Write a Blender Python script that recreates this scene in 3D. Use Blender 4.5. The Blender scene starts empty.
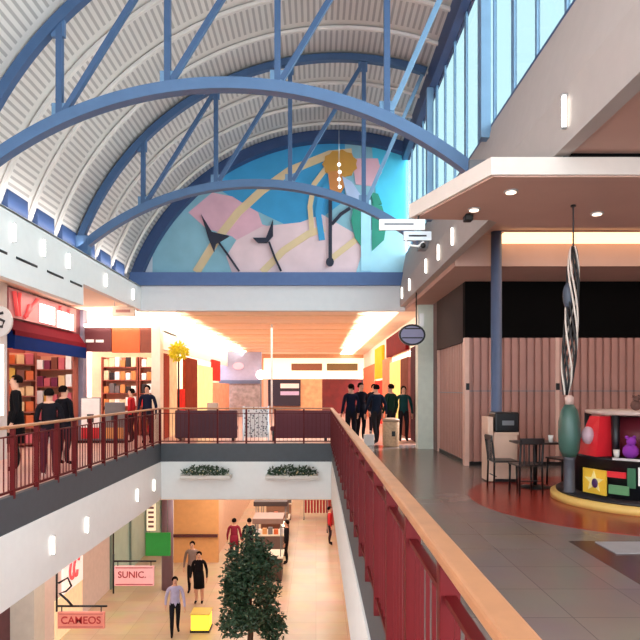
import bpy, bmesh, math, random
from mathutils import Vector, Matrix
C = bpy.context.scene.collection
random.seed(7)
PI = math.pi
EYE = 1.6
F = 600.0

# ------------------------------------------------------------------ helpers
def lin(c):
    out = []
    for v in c:
        v /= 255.0
        out.append(v / 12.92 if v <= 0.04045 else ((v + 0.055) / 1.055) ** 2.4)
    return (out[0], out[1], out[2], 1.0)

def at(px, py, d):
    return Vector(((px - 316) * d / F, d, EYE - (py - 389) * d / F))

MATS = {}
def mat(name, col, rough=0.6, metal=0.0, var=0.06, scale=6.0, bump=0.0, emit=0.0, coat=0.0, spec=0.5):
    if name in MATS: return MATS[name]
    m = bpy.data.materials.new(name); m.use_nodes = True
    nt = m.node_tree; b = nt.nodes['Principled BSDF']
    b.inputs['Roughness'].default_value = rough
    b.inputs['Metallic'].default_value = metal
    b.inputs['Specular IOR Level'].default_value = spec
    b.inputs['Coat Weight'].default_value = coat
    c = lin(col)
    tc = nt.nodes.new('ShaderNodeTexCoord')
    nz = nt.nodes.new('ShaderNodeTexNoise'); nz.inputs['Scale'].default_value = scale; nz.inputs['Detail'].default_value = 3
    nt.links.new(tc.outputs['Object'], nz.inputs['Vector'])
    mx = nt.nodes.new('ShaderNodeMix'); mx.data_type = 'RGBA'
    mx.inputs['A'].default_value = tuple(max(0, v * (1 - var * 2)) for v in c[:3]) + (1,)
    mx.inputs['B'].default_value = tuple(min(1, v * (1 + var * 2)) for v in c[:3]) + (1,)
    nt.links.new(nz.outputs['Fac'], mx.inputs['Factor'])
    nt.links.new(mx.outputs['Result'], b.inputs['Base Color'])
    if emit:
        b.inputs['Emission Color'].default_value = c
        b.inputs['Emission Strength'].default_value = emit
    if bump:
        bp = nt.nodes.new('ShaderNodeBump'); bp.inputs['Strength'].default_value = bump; bp.inputs['Distance'].default_value = 0.02
        nt.links.new(nz.outputs['Fac'], bp.inputs['Height']); nt.links.new(bp.outputs['Normal'], b.inputs['Normal'])
    MATS[name] = m
    return m

class MB:
    def __init__(self):
        self.bm = bmesh.new(); self.uv = None
    def box(self, x0, x1, y0, y1, z0, z1, bevel=0.0):
        bm = self.bm
        v = [bm.verts.new(p) for p in ((x0,y0,z0),(x1,y0,z0),(x1,y1,z0),(x0,y1,z0),(x0,y0,z1),(x1,y0,z1),(x1,y1,z1),(x0,y1,z1))]
        fs = [bm.faces.new([v[i] for i in q]) for q in ((0,3,2,1),(4,5,6,7),(0,1,5,4),(1,2,6,5),(2,3,7,6),(3,0,4,7))]
        if bevel:
            es = list({e for f in fs for e in f.edges})
            bmesh.ops.bevel(bm, geom=es, offset=bevel, segments=2, affect='EDGES', profile=0.5)
        return self
    def prism(self, pts, axis, a, b):
        """polygon in two axes extruded along the third axis from a to b"""
        bm = self.bm
        def mk(p, t):
            if axis == 'z': return (p[0], p[1], t)
            if axis == 'y': return (p[0], t, p[1])
            return (t, p[0], p[1])
        lo = [bm.verts.new(mk(p, a)) for p in pts]; hi = [bm.verts.new(mk(p, b)) for p in pts]
        n = len(pts)
        fs = [bm.faces.new(lo[::-1]), bm.faces.new(hi)]
        for i in range(n):
            fs.append(bm.faces.new((lo[i], lo[(i+1) % n], hi[(i+1) % n], hi[i])))
        bmesh.ops.recalc_face_normals(bm, faces=fs)
        return self
    def tube(self, pts, r, seg=8, cap=True):
        bm = self.bm; pts = [Vector(p) for p in pts]; n = len(pts)
        rs = r if isinstance(r, (list, tuple)) else [r] * n
        rings = []; ref = None
        for i, p in enumerate(pts):
            t = (pts[min(i+1, n-1)] - pts[max(i-1, 0)]).normalized()
            if ref is None:
                ref = Vector((0, 0, 1)) if abs(t.z) < 0.9 else Vector((1, 0, 0))
            u = t.cross(ref).normalized(); w = u.cross(t).normalized(); ref = w
            rings.append([bm.verts.new(p + (u * math.cos(2*PI*k/seg) + w * math.sin(2*PI*k/seg)) * rs[i]) for k in range(seg)])
        fs = []
        for i in range(n - 1):
            for k in range(seg):
                fs.append(bm.faces.new((rings[i][k], rings[i][(k+1) % seg], rings[i+1][(k+1) % seg], rings[i+1][k])))
        if cap:
            fs.append(bm.faces.new(rings[0][::-1])); fs.append(bm.faces.new(rings[-1]))
        bmesh.ops.recalc_face_normals(bm, faces=fs)
        for f in fs[:-2]: f.smooth = True
        return self
    def bar(self, p0, p1, w, h):
        """rectangular bar in an xz plane truss: w along y, h across"""
        bm = self.bm; p0 = Vector(p0); p1 = Vector(p1)
        t = (p1 - p0).normalized(); s = Vector((0, 1, 0))
        if abs(t.dot(s)) > 0.99: s = Vector((1, 0, 0))
        n = t.cross(s).normalized(); s = n.cross(t).normalized()
        vs = []
        for p in (p0, p1):
            for a, b in ((-1,-1),(1,-1),(1,1),(-1,1)):
                vs.append(bm.verts.new(p + s * (a * w / 2) + n * (b * h / 2)))
        fs = [bm.faces.new([vs[i] for i in q]) for q in ((0,1,2,3),(7,6,5,4),(0,4,5,1),(1,5,6,2),(2,6,7,3),(3,7,4,0))]
        bmesh.ops.recalc_face_normals(bm, faces=fs)
        return self
    def sweep(self, pts, w, h):
        """rectangular section swept along a polyline lying in an xz plane"""
        bm = self.bm; pts = [Vector(p) for p in pts]; n = len(pts); rings = []
        for i, p in enumerate(pts):
            t = (pts[min(i+1, n-1)] - pts[max(i-1, 0)]).normalized()
            nn = t.cross(Vector((0, 1, 0))).normalized()
            rings.append([bm.verts.new(p + Vector((0, a * w / 2, 0)) + nn * (b * h / 2)) for a, b in ((-1,-1),(1,-1),(1,1),(-1,1))])
        fs = []
        for i in range(n - 1):
            for k in range(4):
                fs.append(bm.faces.new((rings[i][k], rings[i][(k+1) % 4], rings[i+1][(k+1) % 4], rings[i+1][k])))
        fs.append(bm.faces.new(rings[0][::-1])); fs.append(bm.faces.new(rings[-1]))
        bmesh.ops.recalc_face_normals(bm, faces=fs)
        return self
    def lathe(self, prof, seg=24, cx=0, cy=0):
        bm = self.bm; rings = []
        for r, z in prof:
            rings.append([bm.verts.new((cx + r * math.cos(2*PI*k/seg), cy + r * math.sin(2*PI*k/seg), z)) for k in range(seg)])
        fs = []
        for i in range(len(prof) - 1):
            for k in range(seg):
                fs.append(bm.faces.new((rings[i][k], rings[i][(k+1) % seg], rings[i+1][(k+1) % seg], rings[i+1][k])))
        caps = [bm.faces.new(rings[0][::-1]), bm.faces.new(rings[-1])]
        bmesh.ops.recalc_face_normals(bm, faces=fs + caps)
        for f in fs: f.smooth = True
        return self
    def ball(self, c, r, sx=1, sy=1, sz=1, u=12, v=8):
        m = Matrix.Translation(c) @ Matrix.Diagonal((sx*r, sy*r, sz*r, 1))
        res = bmesh.ops.create_uvsphere(self.bm, u_segments=u, v_segments=v, radius=1.0, matrix=m)
        for vv in res['verts']:
            for f in vv.link_faces: f.smooth = True
        return self
    def build(self, name, m, parent=None, loc=None):
        me = bpy.data.meshes.new(name); self.bm.to_mesh(me); self.bm.free()
        if isinstance(m, (list, tuple)):
            for x in m: me.materials.append(x)
        else: me.materials.append(m)
        o = bpy.data.objects.new(name, me); C.objects.link(o)
        if parent: o.parent = parent
        if loc is not None: o.location = loc
        return o

def tag(o, label, cat, group=None, kind=None):
    o['label'] = label; o['category'] = cat
    if group: o['group'] = group
    if kind: o['kind'] = kind
    return o
def thing(name, loc, label, cat, group=None, rz=0.0):
    o = bpy.data.objects.new(name, None); C.objects.link(o); o.location = loc; o.rotation_euler.z = rz
    return tag(o, label, cat, group)
def struct(o):
    o['kind'] = 'structure'; return o
def dup(root, loc, label, rz=None, group=None):
    r = root.copy(); C.objects.link(r); r.location = loc; r['label'] = label
    if rz is not None: r.rotation_euler.z = rz
    if group: r['group'] = group
    for ch in list(root.children):
        c = ch.copy(); C.objects.link(c); c.parent = r
        for g in ch.children:
            d = g.copy(); C.objects.link(d); d.parent = c
    return r
def text(s, size, m, parent, loc, rot=(PI/2, 0, 0), name='lettering', extrude=0.004, align='CENTER'):
    cu = bpy.data.curves.new(name, 'FONT'); cu.body = s; cu.size = size; cu.extrude = extrude
    cu.offset = size * 0.01; cu.align_x = align; cu.align_y = 'CENTER'
    tmp = bpy.data.objects.new(name + '_tmp', cu); C.objects.link(tmp)
    bpy.context.view_layer.update()
    me = bpy.data.meshes.new_from_object(tmp.evaluated_get(bpy.context.evaluated_depsgraph_get()))
    bpy.data.objects.remove(tmp)
    me.materials.clear(); me.materials.append(m)
    o = bpy.data.objects.new(name, me); C.objects.link(o); o.parent = parent; o.location = loc; o.rotation_euler = rot
    return o
def area(name, loc, sx, sy, power, col, rot=(0, 0, 0)):
    l = bpy.data.lights.new(name, 'AREA'); l.shape = 'RECTANGLE'; l.size = sx; l.size_y = sy; l.energy = power; l.color = col
    o = bpy.data.objects.new(name, l); C.objects.link(o); o.location = loc; o.rotation_euler = rot
    return o
def point(name, loc, power, col, r=0.1):
    l = bpy.data.lights.new(name, 'POINT'); l.energy = power; l.color = col; l.shadow_soft_size = r
    o = bpy.data.objects.new(name, l); C.objects.link(o); o.location = loc
    return o

# ------------------------------------------------------------------ materials
WHITE = mat('white_plaster', (226, 226, 224), 0.7, var=0.02)
BEIGE = mat('beige_plaster', (170, 160, 155), 0.7, var=0.03)
ENDWHITE = mat('end_beam_plaster', (214, 214, 216), 0.7, var=0.02)
PINKSOF = mat('rose_soffit', (190, 152, 138), 0.7, var=0.04, scale=2)
CREAM = mat('cream_ceiling', (242, 220, 192), 0.7, var=0.05, scale=1.5)
BLUE = mat('blue_steel', (74, 102, 138), 0.45, var=0.06)
DEEP = mat('deep_blue_steel', (58, 84, 120), 0.45, var=0.06)
BLUELT = mat('pale_blue_steel', (100, 132, 162), 0.45, var=0.06)
NAVY = mat('navy_steel', (44, 66, 108), 0.5, var=0.06)
RED = mat('burgundy_paint', (84, 9, 13), 0.5, var=0.05, spec=0.2)
WOOD = mat('oak_handrail', (168, 116, 80), 0.4, var=0.14, scale=9)
BLACKKERB = mat('black_kerb', (66, 70, 76), 0.6, var=0.08)
BLACK = mat('black_paint', (5, 4, 4), 0.9, var=0.1, spec=0.1)
BLACKMETAL = mat('black_metal', (22, 20, 22), 0.4, 0.3)
GREYMET = mat('grey_metal', (120, 120, 124), 0.4, 0.4)
CHROME = mat('silver_metal', (190, 190, 192), 0.3, 0.7)
TAN = mat('tan_soffit', (206, 164, 128), 0.7)
PANEWHITE = mat('sign_white', (235, 232, 228), 0.5, var=0.02)
INK = mat('dark_ink', (32, 26, 34), 0.6)
REDINK = mat('red_ink', (176, 34, 34), 0.5)
SCONCE = mat('sconce_glow', (255, 250, 240), 0.5, emit=4.0, var=0)
COVE = mat('cove_glow', (255, 236, 208), 0.5, emit=2.6, var=0)
COVEWARM = mat('warm_cove_glow', (255, 214, 160), 0.5, emit=2.2, var=0)
DOWN = mat('downlight_glow', (255, 236, 214), 0.5, emit=2.2, var=0)
GREENLEAF = mat('dark_leaf', (46, 70, 46), 0.5, var=0.3, scale=5)
TERRA = mat('planter_brown', (110, 72, 52), 0.6)

def floor_mat(name, a, b, tile, rough, lw=0.004):
    m = bpy.data.materials.new(name); m.use_nodes = True; nt = m.node_tree; p = nt.nodes['Principled BSDF']
    tc = nt.nodes.new('ShaderNodeTexCoord'); br = nt.nodes.new('ShaderNodeTexBrick')
    br.offset = 0; br.inputs['Scale'].default_value = 1.0; br.inputs['Brick Width'].default_value = tile; br.inputs['Row Height'].default_value = tile
    br.inputs['Mortar Size'].default_value = lw; br.inputs['Color1'].default_value = lin(a); br.inputs['Color2'].default_value = lin(b)
    br.inputs['Mortar'].default_value = tuple(v * 0.6 for v in lin(a)[:3]) + (1,)
    nt.links.new(tc.outputs['Object'], br.inputs['Vector'])
    nz = nt.nodes.new('ShaderNodeTexNoise'); nz.inputs['Scale'].default_value = 1.1; nz.inputs['Detail'].default_value = 4
    nt.links.new(tc.outputs['Object'], nz.inputs['Vector'])
    mx = nt.nodes.new('ShaderNodeMix'); mx.data_type = 'RGBA'; mx.blend_type = 'MULTIPLY'; mx.inputs['Factor'].default_value = 0.35
    nt.links.new(br.outputs['Color'], mx.inputs['A']); nt.links.new(nz.outputs['Color'], mx.inputs['B'])
    nt.links.new(mx.outputs['Result'], p.inputs['Base Color'])
    p.inputs['Roughness'].default_value = rough
    return m
FLOOR_UP = floor_mat('upper_floor_tiles', (138, 124, 118), (130, 117, 112), 0.6, 0.22)
FLOOR_LEFT = floor_mat('pink_floor_tiles', (214, 170, 158), (204, 158, 148), 0.6, 0.3)
FLOOR_LOW = floor_mat('lower_floor_tiles', (220, 192, 160), (212, 180, 150), 0.9, 0.25)

# perforated acoustic deck of the vault
VAULT = bpy.data.materials.new('perforated_vault_deck'); VAULT.use_nodes = True
nt = VAULT.node_tree; pb = nt.nodes['Principled BSDF']; pb.inputs['Roughness'].default_value = 0.6
uvn = nt.nodes.new('ShaderNodeUVMap'); uvn.uv_map = 'arc'
sp = nt.nodes.new('ShaderNodeSeparateXYZ'); nt.links.new(uvn.outputs['UV'], sp.inputs[0])
def mth(op, a, b=None):
    n = nt.nodes.new('ShaderNodeMath'); n.operation = op
    for i, v in enumerate((a, b)):
        if v is None: continue
        if hasattr(v, 'default_value') or hasattr(v, 'links'): nt.links.new(v, n.inputs[i])
        else: n.inputs[i].default_value = v
    return n.outputs[0]
u, v = sp.outputs[0], sp.outputs[1]
stripe = mth('LESS_THAN', mth('FRACT', mth('MULTIPLY', u, 8.5)), 0.42)
band = mth('LESS_THAN', mth('ABSOLUTE', mth('SUBTRACT', mth('FRACT', mth('MULTIPLY', mth('SUBTRACT', v, 0.1 - 11.0), 1/1.1)), 0.5)), 0.34)
dots = mth('MULTIPLY', stripe, band)
nz = nt.nodes.new('ShaderNodeTexNoise'); nz.inputs['Scale'].default_value = 1.5
mx = nt.nodes.new('ShaderNodeMix'); mx.data_type = 'RGBA'
nt.links.new(dots, mx.inputs['Factor'])
mx.inputs['A'].default_value = lin((224, 218, 213)); mx.inputs['B'].default_value = lin((180, 174, 170))
nt.links.new(mx.outputs['Result'], pb.inputs['Base Color'])
bp = nt.nodes.new('ShaderNodeBump'); bp.inputs['Strength'].default_value = 0.4; bp.inputs['Distance'].default_value = 0.02
inv = mth('SUBTRACT', 1.0, dots); nt.links.new(inv, bp.inputs['Height']); nt.links.new(bp.outputs['Normal'], pb.inputs['Normal'])

GLASS = bpy.data.materials.new('clear_glazing'); GLASS.use_nodes = True
nt = GLASS.node_tree
for n in list(nt.nodes): nt.nodes.remove(n)
out = nt.nodes.new('ShaderNodeOutputMaterial'); ms = nt.nodes.new('ShaderNodeMixShader'); ms.inputs[0].default_value = 0.06
tr = nt.nodes.new('ShaderNodeBsdfTransparent'); tr.inputs[0].default_value = (0.43, 0.485, 0.48, 1); gl = nt.nodes.new('ShaderNodeBsdfGlossy'); gl.inputs['Roughness'].default_value = 0.05
nt.links.new(tr.outputs[0], ms.inputs[1]); nt.links.new(gl.outputs[0], ms.inputs[2]); nt.links.new(ms.outputs[0], out.inputs[0])

# ------------------------------------------------------------------ key dimensions
XL, XR = -4.38, 0.43            # edges of the well
YE = 17.0                       # far edge of the well
XF = -5.0                       # left upper bulkhead
XW = 2.4                        # right bulkhead
XS = -7.2                       # left shopfronts
XC = 3.12                       # right shopfronts
ZL = -5.4                       # lower floor
VC, VZ, VR = 0.5, 2.85, 6.15     # vault circle
YB = -4.0

def vault_pt(x, off=0.0): return VZ + math.sqrt(max(0, (VR + off) ** 2 - (x - VC) ** 2))

# ------------------------------------------------------------------ floors
def S(name, m, *boxes, bevel=0):
    b = MB()
    for q in boxes: b.box(*q)
    return struct(b.build(name, m))
S('floor_left', FLOOR_LEFT, (-10.5, XL - 0.12, YB, YE + 0.12, -0.3, 0))
S('floor_right', FLOOR_UP, (XR + 0.12, 8.5, YB, YE + 0.12, -0.3, 0))
S('floor_far', FLOOR_LEFT, (-10.5, 8.5, YE + 0.12, 40, -0.3, 0))
S('floor_near', FLOOR_UP, (XL - 0.12, XR + 0.12, YB, 0.45, -0.3, 0))
S('floor_lower', FLOOR_LOW, (-10.5, 8.5, YB, 48, ZL - 0.2, ZL))
# red round inlay around the kiosk
b = MB(); b.lathe([(2.35, 0.0), (2.35, 0.006)], 64)
REDFLOOR = mat('red_floor_inlay', (146, 44, 32), 0.25, var=0.12, scale=2)
struct(b.build('floor_inlay', REDFLOOR, loc=(4.6, 8.6, 0.0)))
S('floor_right_inlay', floor_mat('brown_floor_tiles', (92, 62, 54), (84, 56, 48), 0.6, 0.22), (2.65, 8.4, YB, 6.3, 0.0, 0.004))
# kerbs and white fascias of the well
S('trim_1', BLACKKERB, (XL - 0.12, XL - 0.02, 0.45, YE, -0.46, 0.05))
S('trim_2', BLACKKERB, (XR + 0.02, XR + 0.12, 0.45, YE, -0.46, 0.05))
S('trim_3', BLACKKERB, (XL - 0.12, XR + 0.12, YE + 0.02, YE + 0.12, -0.46, 0.05))
S('wall_left_fascia', WHITE, (XL - 0.1, XL, 0.45, YE, -1.52, -0.46))
S('wall_right_fascia', WHITE, (XR, XR + 0.1, 0.45, YE, -1.52, -0.46))
S('wall_far_fascia', WHITE, (XL - 0.1, XR + 0.1, YE, YE + 0.1, -1.52, -0.46))
# lower ceilings
S('ceiling_lower_left', TAN, (-10.5, XL - 0.1, YB, YE + 0.1, -1.56, -1.5))
S('ceiling_lower_right', TAN, (XR + 0.1, 8.5, YB, YE + 0.1, -1.56, -1.5))
S('ceiling_lower_far', CREAM, (-10.5, 8.5, YE + 0.1, 48, -1.56, -1.5))
S('ceiling_lower_near', TAN, (XL, XR, YB, 0.45, -1.56, -1.5))

# ------------------------------------------------------------------ upper shell
# left bulkhead: tall as far as 12.9 m, then higher underside
S('wall_left_bulkhead', WHITE, (XF - 0.15, XF, YB, 12.9, 3.4, 4.53), (XF - 0.15, XF, 12.9, 17.2, 3.86, 4.53))
S('trim_4', WHITE, (XF - 0.6, XF, YB, 17.2, 4.5, 4.54))
S('ceiling_left_corridor', mat('warm_white_soffit', (244, 226, 206), 0.7, var=0.02), (-10.5, XF - 0.15, YB, 18.6, 4.02, 4.08))
# vault shell
vb = MB(); bm = vb.bm
uvl = bm.loops.layers.uv.new('arc')
xs0, xs1 = -5.42, 2.62
a0 = math.acos((xs0 - VC) / VR); a1 = math.acos((xs1 - VC) / VR)
NS = 48; rows = []
for yy in (YB, 17.45):
    rows.append([bm.verts.new((VC + VR * math.cos(a0 + (a1 - a0) * i / NS), yy, VZ + VR * math.sin(a0 + (a1 - a0) * i / NS))) for i in range(NS + 1)])
for i in range(NS):
    f = bm.faces.new((rows[0][i], rows[0][i+1], rows[1][i+1], rows[1][i])); f.smooth = True
    us = [abs(a1 - a0) * VR * k / NS for k in (i, i+1, i+1, i)]
    for lp, uu, yv in zip(f.loops, us, (YB, YB, 17.45, 17.45)): lp[uvl].uv = (uu, yv)
vo = struct(vb.build('ceiling_vault', VAULT))
md = vo.modifiers.new('thick', 'SOLIDIFY'); md.thickness = 0.12; md.offset = 1 if True else -1
RIB = mat('pale_rib', (214, 206, 200), 0.6)
def arc_pts(r, y, x0, x1, n=40):
    t0 = math.acos((x0 - VC) / r); t1 = math.acos((x1 - VC) / r)
    return [(VC + r * math.cos(t0 + (t1 - t0) * i / n), y, VZ + r * math.sin(t0 + (t1 - t0) * i / n)) for i in range(n + 1)]
k = 0
yy = 0.1
ribm = MB().sweep(arc_pts(VR - 0.05, 0, -5.28, 2.5), 0.06, 0.06)
rib0 = None
while yy < 16.8:
    if rib0 is None: rib0 = ribm.build('rib', RIB, vo, (0, yy, 0))
    else:
        r = rib0.copy(); C.objects.link(r); r.parent = vo; r.location = (0, yy, 0)
    yy += 1.1
# blue spring plates between the ribs
pl0 = None; yy = 0.3
while yy < 16.6:
    if pl0 is None: pl0 = MB().box(-5.36, -5.24, 0, 0.72, 4.54, 5.0).build('spring_plate', NAVY, vo, (0, yy, 0))
    else:
        r = pl0.copy(); C.objects.link(r); r.parent = vo; r.location = (0, yy, 0)
    yy += 1.1
# right bulkhead and sloping sill, clerestory head beam
S('wall_right_bulkhead', BEIGE, (XW, XW + 0.15, YB, 17.3, 3.95, 4.5))
b = MB(); b.prism([(XW, 4.5), (XW + 0.18, 5.46), (XW + 0.34, 5.46), (XW + 0.34, 4.5)], 'y', YB, 17.3)
# prism with axis y takes (x,z)
struct(b.build('wall_right_sill', BEIGE))
S('trim_5', NAVY, (XW + 0.08, XW + 0.3, YB, 17.3, 8.2, 8.74))
S('trim_6', NAVY, (XW + 0.18, XW + 0.3, YB, 17.3, 5.46, 5.5))
win = struct(MB().box(XW + 0.235, XW + 0.245, YB, 17.3, 5.5, 8.2).build('window_1', GLASS))
yy = 0.35; mull = None; i = 0
while yy < 17.2:
    if mull is None: mull = MB().box(XW + 0.22, XW + 0.26, -0.03, 0.03, 5.49, 8.22).build('mullion', BLUELT, win, (0, yy, 0))
    else:
        r = mull.copy(); C.objects.link(r); r.parent = win; r.location = (0, yy, 0)
        r.scale = (1, 2.0 if i % 3 == 0 else 1, 1)
    yy += 0.85; i += 1

# far wall with mural: beam, blue sill, wall behind, blue arch
S('wall_far_beam', ENDWHITE, (XF - 0.15, XW + 0.15, 17.15, 17.45, 3.84, 4.55))
S('trim_7', mat('slate_blue_sill', (74, 100, 148), 0.5), (-5.3, XW + 0.2, 17.05, 17.3, 4.55, 4.92))
b = MB()
pts = [(-5.3, 4.6)] + [(p[0], p[2]) for p in arc_pts(VR - 0.06, 0, -5.3, 2.74)] + [(2.74, 4.6)]
b.prism(pts[::-1], 'y', 17.36, 17.45)
struct(b.build('wall_far', mat('mural_ground', (196, 200, 208), 0.7)))
b = MB().sweep(arc_pts(VR - 0.16, 17.22, -5.22, 2.66), 0.26, 0.3)
struct(b.build('trim_8', NAVY))

# ------------------------------------------------------------------ mural
mu = thing('mural', (0, 17.3, 4.92), 'large arched mural of blue and pink sky with dark birds above the end beam', 'mural')
KM = 17.3 / F
def mp(px, py): return ((px - 316) * KM, EYE - (py - 389) * KM - 4.92)
layer = [0]
def paint(name, m, pts):
    layer[0] += 1
    b = MB(); b.prism([mp(*p) for p in pts], 'y', 0.055 - 0.004 * layer[0], 0.06)
    return b.build(name, m, mu)
Rm = VR - 0.28
def arcpx(x0, x1, n=24):
    out = []
    for i in range(n + 1):
        px = x0 + (x1 - x0) * i / n
        X = (px - 316) * KM
        out.append((px, min(272.5, 389 - (VZ + math.sqrt(max(0.01, Rm ** 2 - (X - VC) ** 2)) - EYE) / KM)))
    return out
PT = lambda n, c: mat(n, c, 0.6, var=0.1, scale=1.6)
mc_teal = PT('paint_teal', (132, 176, 192)); mc_pink = PT('paint_pink', (216, 166, 180)); mc_pale = PT('paint_pale_rose', (220, 190, 194))
mc_blue = PT('paint_blue', (52, 146, 196)); mc_cyan = PT('paint_cyan', (72, 190, 224)); mc_palecy = PT('paint_pale_cyan', (168, 216, 232))
mc_cream = PT('paint_cream', (214, 186, 146)); mc_gold = PT('paint_gold', (196, 140, 58)); mc_org = PT('paint_orange', (206, 130, 70))
mc_green = PT('paint_green', (40, 138, 118)); mc_dark = PT('paint_dark', (26, 28, 50)); mc_lil = PT('paint_lilac', (176, 190, 222))
paint('painted_sky', mc_teal, arcpx(152, 408) + [(408, 273), (152, 273)])
paint('painted_blue_field', mc_blue, arcpx(210, 345) + [(345, 200), (318, 220), (285, 224), (245, 205), (224, 192)])
paint('painted_pink_field', mc_pink, [(188, 212), (212, 192), (232, 196), (258, 212), (262, 224), (300, 236), (300, 252), (262, 262), (232, 236), (206, 228)])
paint('painted_rose_field', mc_pale, [(236, 240), (262, 226), (300, 222), (322, 214), (360, 236), (372, 272), (232, 273), (226, 256)])
paint('painted_bright_field', mc_cyan, arcpx(372, 408, 8) + [(408, 224), (384, 222), (376, 196)])
paint('painted_rose_corner', mc_pink, [(352, 158), (378, 158), (382, 172), (374, 186), (356, 184)])
paint('painted_pale_corner', mc_palecy, [(356, 273), (368, 232), (390, 218), (408, 222), (408, 273)])
def stripe_pts(path, w):
    l, r = [], []
    for i, p in enumerate(path):
        a = Vector(path[max(0, i-1)]); c = Vector(path[min(len(path)-1, i+1)]); t = (c - a).normalized(); n = Vector((-t.y, t.x))
        l.append(tuple(Vector(p) + n * w / 2)); r.append(tuple(Vector(p) - n * w / 2))
    return l + r[::-1]
paint('painted_band', mc_cream, stripe_pts([(196, 272), (216, 240), (238, 212), (262, 190), (290, 170), (330, 154), (352, 152)], 8))
paint('painted_band', mc_cream, stripe_pts([(262, 272), (284, 250), (308, 234), (324, 228)], 7))
paint('painted_band', mc_cream, stripe_pts([(312, 232), (310, 206), (314, 184), (326, 168)], 5))
paint('painted_band', mc_cream, stripe_pts([(332, 258), (350, 244), (366, 232)], 6))
paint('painted_ring', mc_blue, stripe_pts([(322, 240), (318, 212), (322, 192), (334, 178)], 6))
paint('painted_flower', mc_gold, [(340 + 16 * math.cos(t * PI / 11) * (1 + 0.12 * (t % 2)), 164 + 13 * math.sin(t * PI / 11) * (1 + 0.12 * (t % 2))) for t in range(22)])
paint('painted_petal', mc_org, [(328, 172), (340, 170), (346, 184), (340, 194), (330, 190)])
paint('painted_wing', mc_lil, [(342, 176), (352, 182), (368, 206), (362, 214), (348, 200)])
paint('painted_leaf', mc_green, [(354, 204), (361, 206), (361, 246), (355, 238), (351, 220)])
paint('painted_leaf', mc_green, [(372, 202), (382, 206), (387, 222), (384, 240), (372, 251)])
paint('painted_strip', mc_palecy, [(361, 200), (371, 200), (371, 271), (361, 271)])
paint('painted_leaf', mc_green, [(370, 192), (378, 194), (382, 204), (374, 206)])
paint('painted_stem', mc_dark, [(328.5, 198), (332, 198), (332, 262), (328.5, 262)])
paint('painted_branch', mc_dark, stripe_pts([(332, 224), (341, 214), (350, 208)], 3))
paint('painted_knob', mc_dark, [(330 + 4 * math.cos(t * PI / 6), 262 + 4.5 * math.sin(t * PI / 6)) for t in range(12)])
paint('painted_bird', mc_dark, [(201, 214), (212, 232), (229, 236), (221, 241), (216, 244), (214, 252), (209, 240)])
paint('painted_tail', mc_dark, stripe_pts([(217, 240), (228, 255), (239, 271)], 2))
paint('painted_bird', mc_dark, [(253, 238), (266, 238), (273, 220), (273, 236), (267, 243), (258, 243)])
paint('painted_tail', mc_dark, stripe_pts([(269, 242), (275, 258), (281, 271)], 2))

# ------------------------------------------------------------------ roof trusses
def circ3(p, q, r):
    ax, ay = p; bx, by = q; cx, cy = r
    d = 2 * (ax*(by-cy) + bx*(cy-ay) + cx*(ay-by))
    ux = ((ax*ax+ay*ay)*(by-cy) + (bx*bx+by*by)*(cy-ay) + (cx*cx+cy*cy)*(ay-by)) / d
    uy = ((ax*ax+ay*ay)*(cx-bx) + (bx*bx+by*by)*(ax-cx) + (cx*cx+cy*cy)*(bx-ax)) / d
    return ux, uy, math.hypot(ax-ux, ay-uy)
bx_, bz_, br_ = circ3((-5.2, 4.66), (-1.4, 6.11), (XW - 0.03, 4.78))
def bot_z(x): return bz_ + math.sqrt(br_ ** 2 - (x - bx_) ** 2)
RT = VR - 0.11
def top_z(x): return VZ + math.sqrt(RT ** 2 - (x - VC) ** 2)
def truss(y, label):
    t = thing('roof_truss', (0, y, 0), label, 'truss', 'blue arched roof trusses')
    MB().sweep([(x, 0, bot_z(x)) for x in [-5.2 + (XW - 0.03 + 5.2) * i / 40 for i in range(41)]], 0.17, 0.17).build('tie_chord', BLUE, t)
    MB().sweep(arc_pts(RT, 0, -5.26, XW + 0.02), 0.13, 0.15).build('rafter_chord', DEEP, t)
    vx = [-3.8, -2.2, -0.57, 1.05]
    for x in vx:
        MB().bar((x, 0, bot_z(x)), (x, 0, top_z(x)), 0.09, 0.09).build('upright', DEEP, t)
        MB().box(x - 0.11, x + 0.11, -0.03, 0.03, bot_z(x) + 0.05, bot_z(x) + 0.26).build('gusset', BLUELT, t)
        MB().box(x - 0.12, x + 0.08, -0.03, 0.03, top_z(x) - 0.28, top_z(x) - 0.03).build('gusset', BLUE, t)
    for i, x in enumerate(vx):
        x2 = vx[i + 1] if i < 3 else 2.35
        MB().bar((x + 0.06, 0, bot_z(x) + 0.12), (x2 - 0.02, 0, top_z(x2) - 0.1), 0.08, 0.08).build('diagonal', BLUELT if i == 3 else DEEP, t)
    MB().bar((2.5, 0, 5.3), (2.5, 0, 8.2), 0.16, 0.14).build('end_post', BLUELT, t)
    MB().box(-5.3, -4.98, -0.12, 0.12, 4.54, 4.95).build('bearing', BLUE, t)
    MB().box(XW - 0.16, XW + 0.1, -0.14, 0.14, 4.66, 4.95).build('bracket', GREYMET, t)
    return t
truss(8.9, 'nearest full blue arched roof truss crossing the whole atrium')
truss(13.2, 'blue arched roof truss just before the mural')

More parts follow.
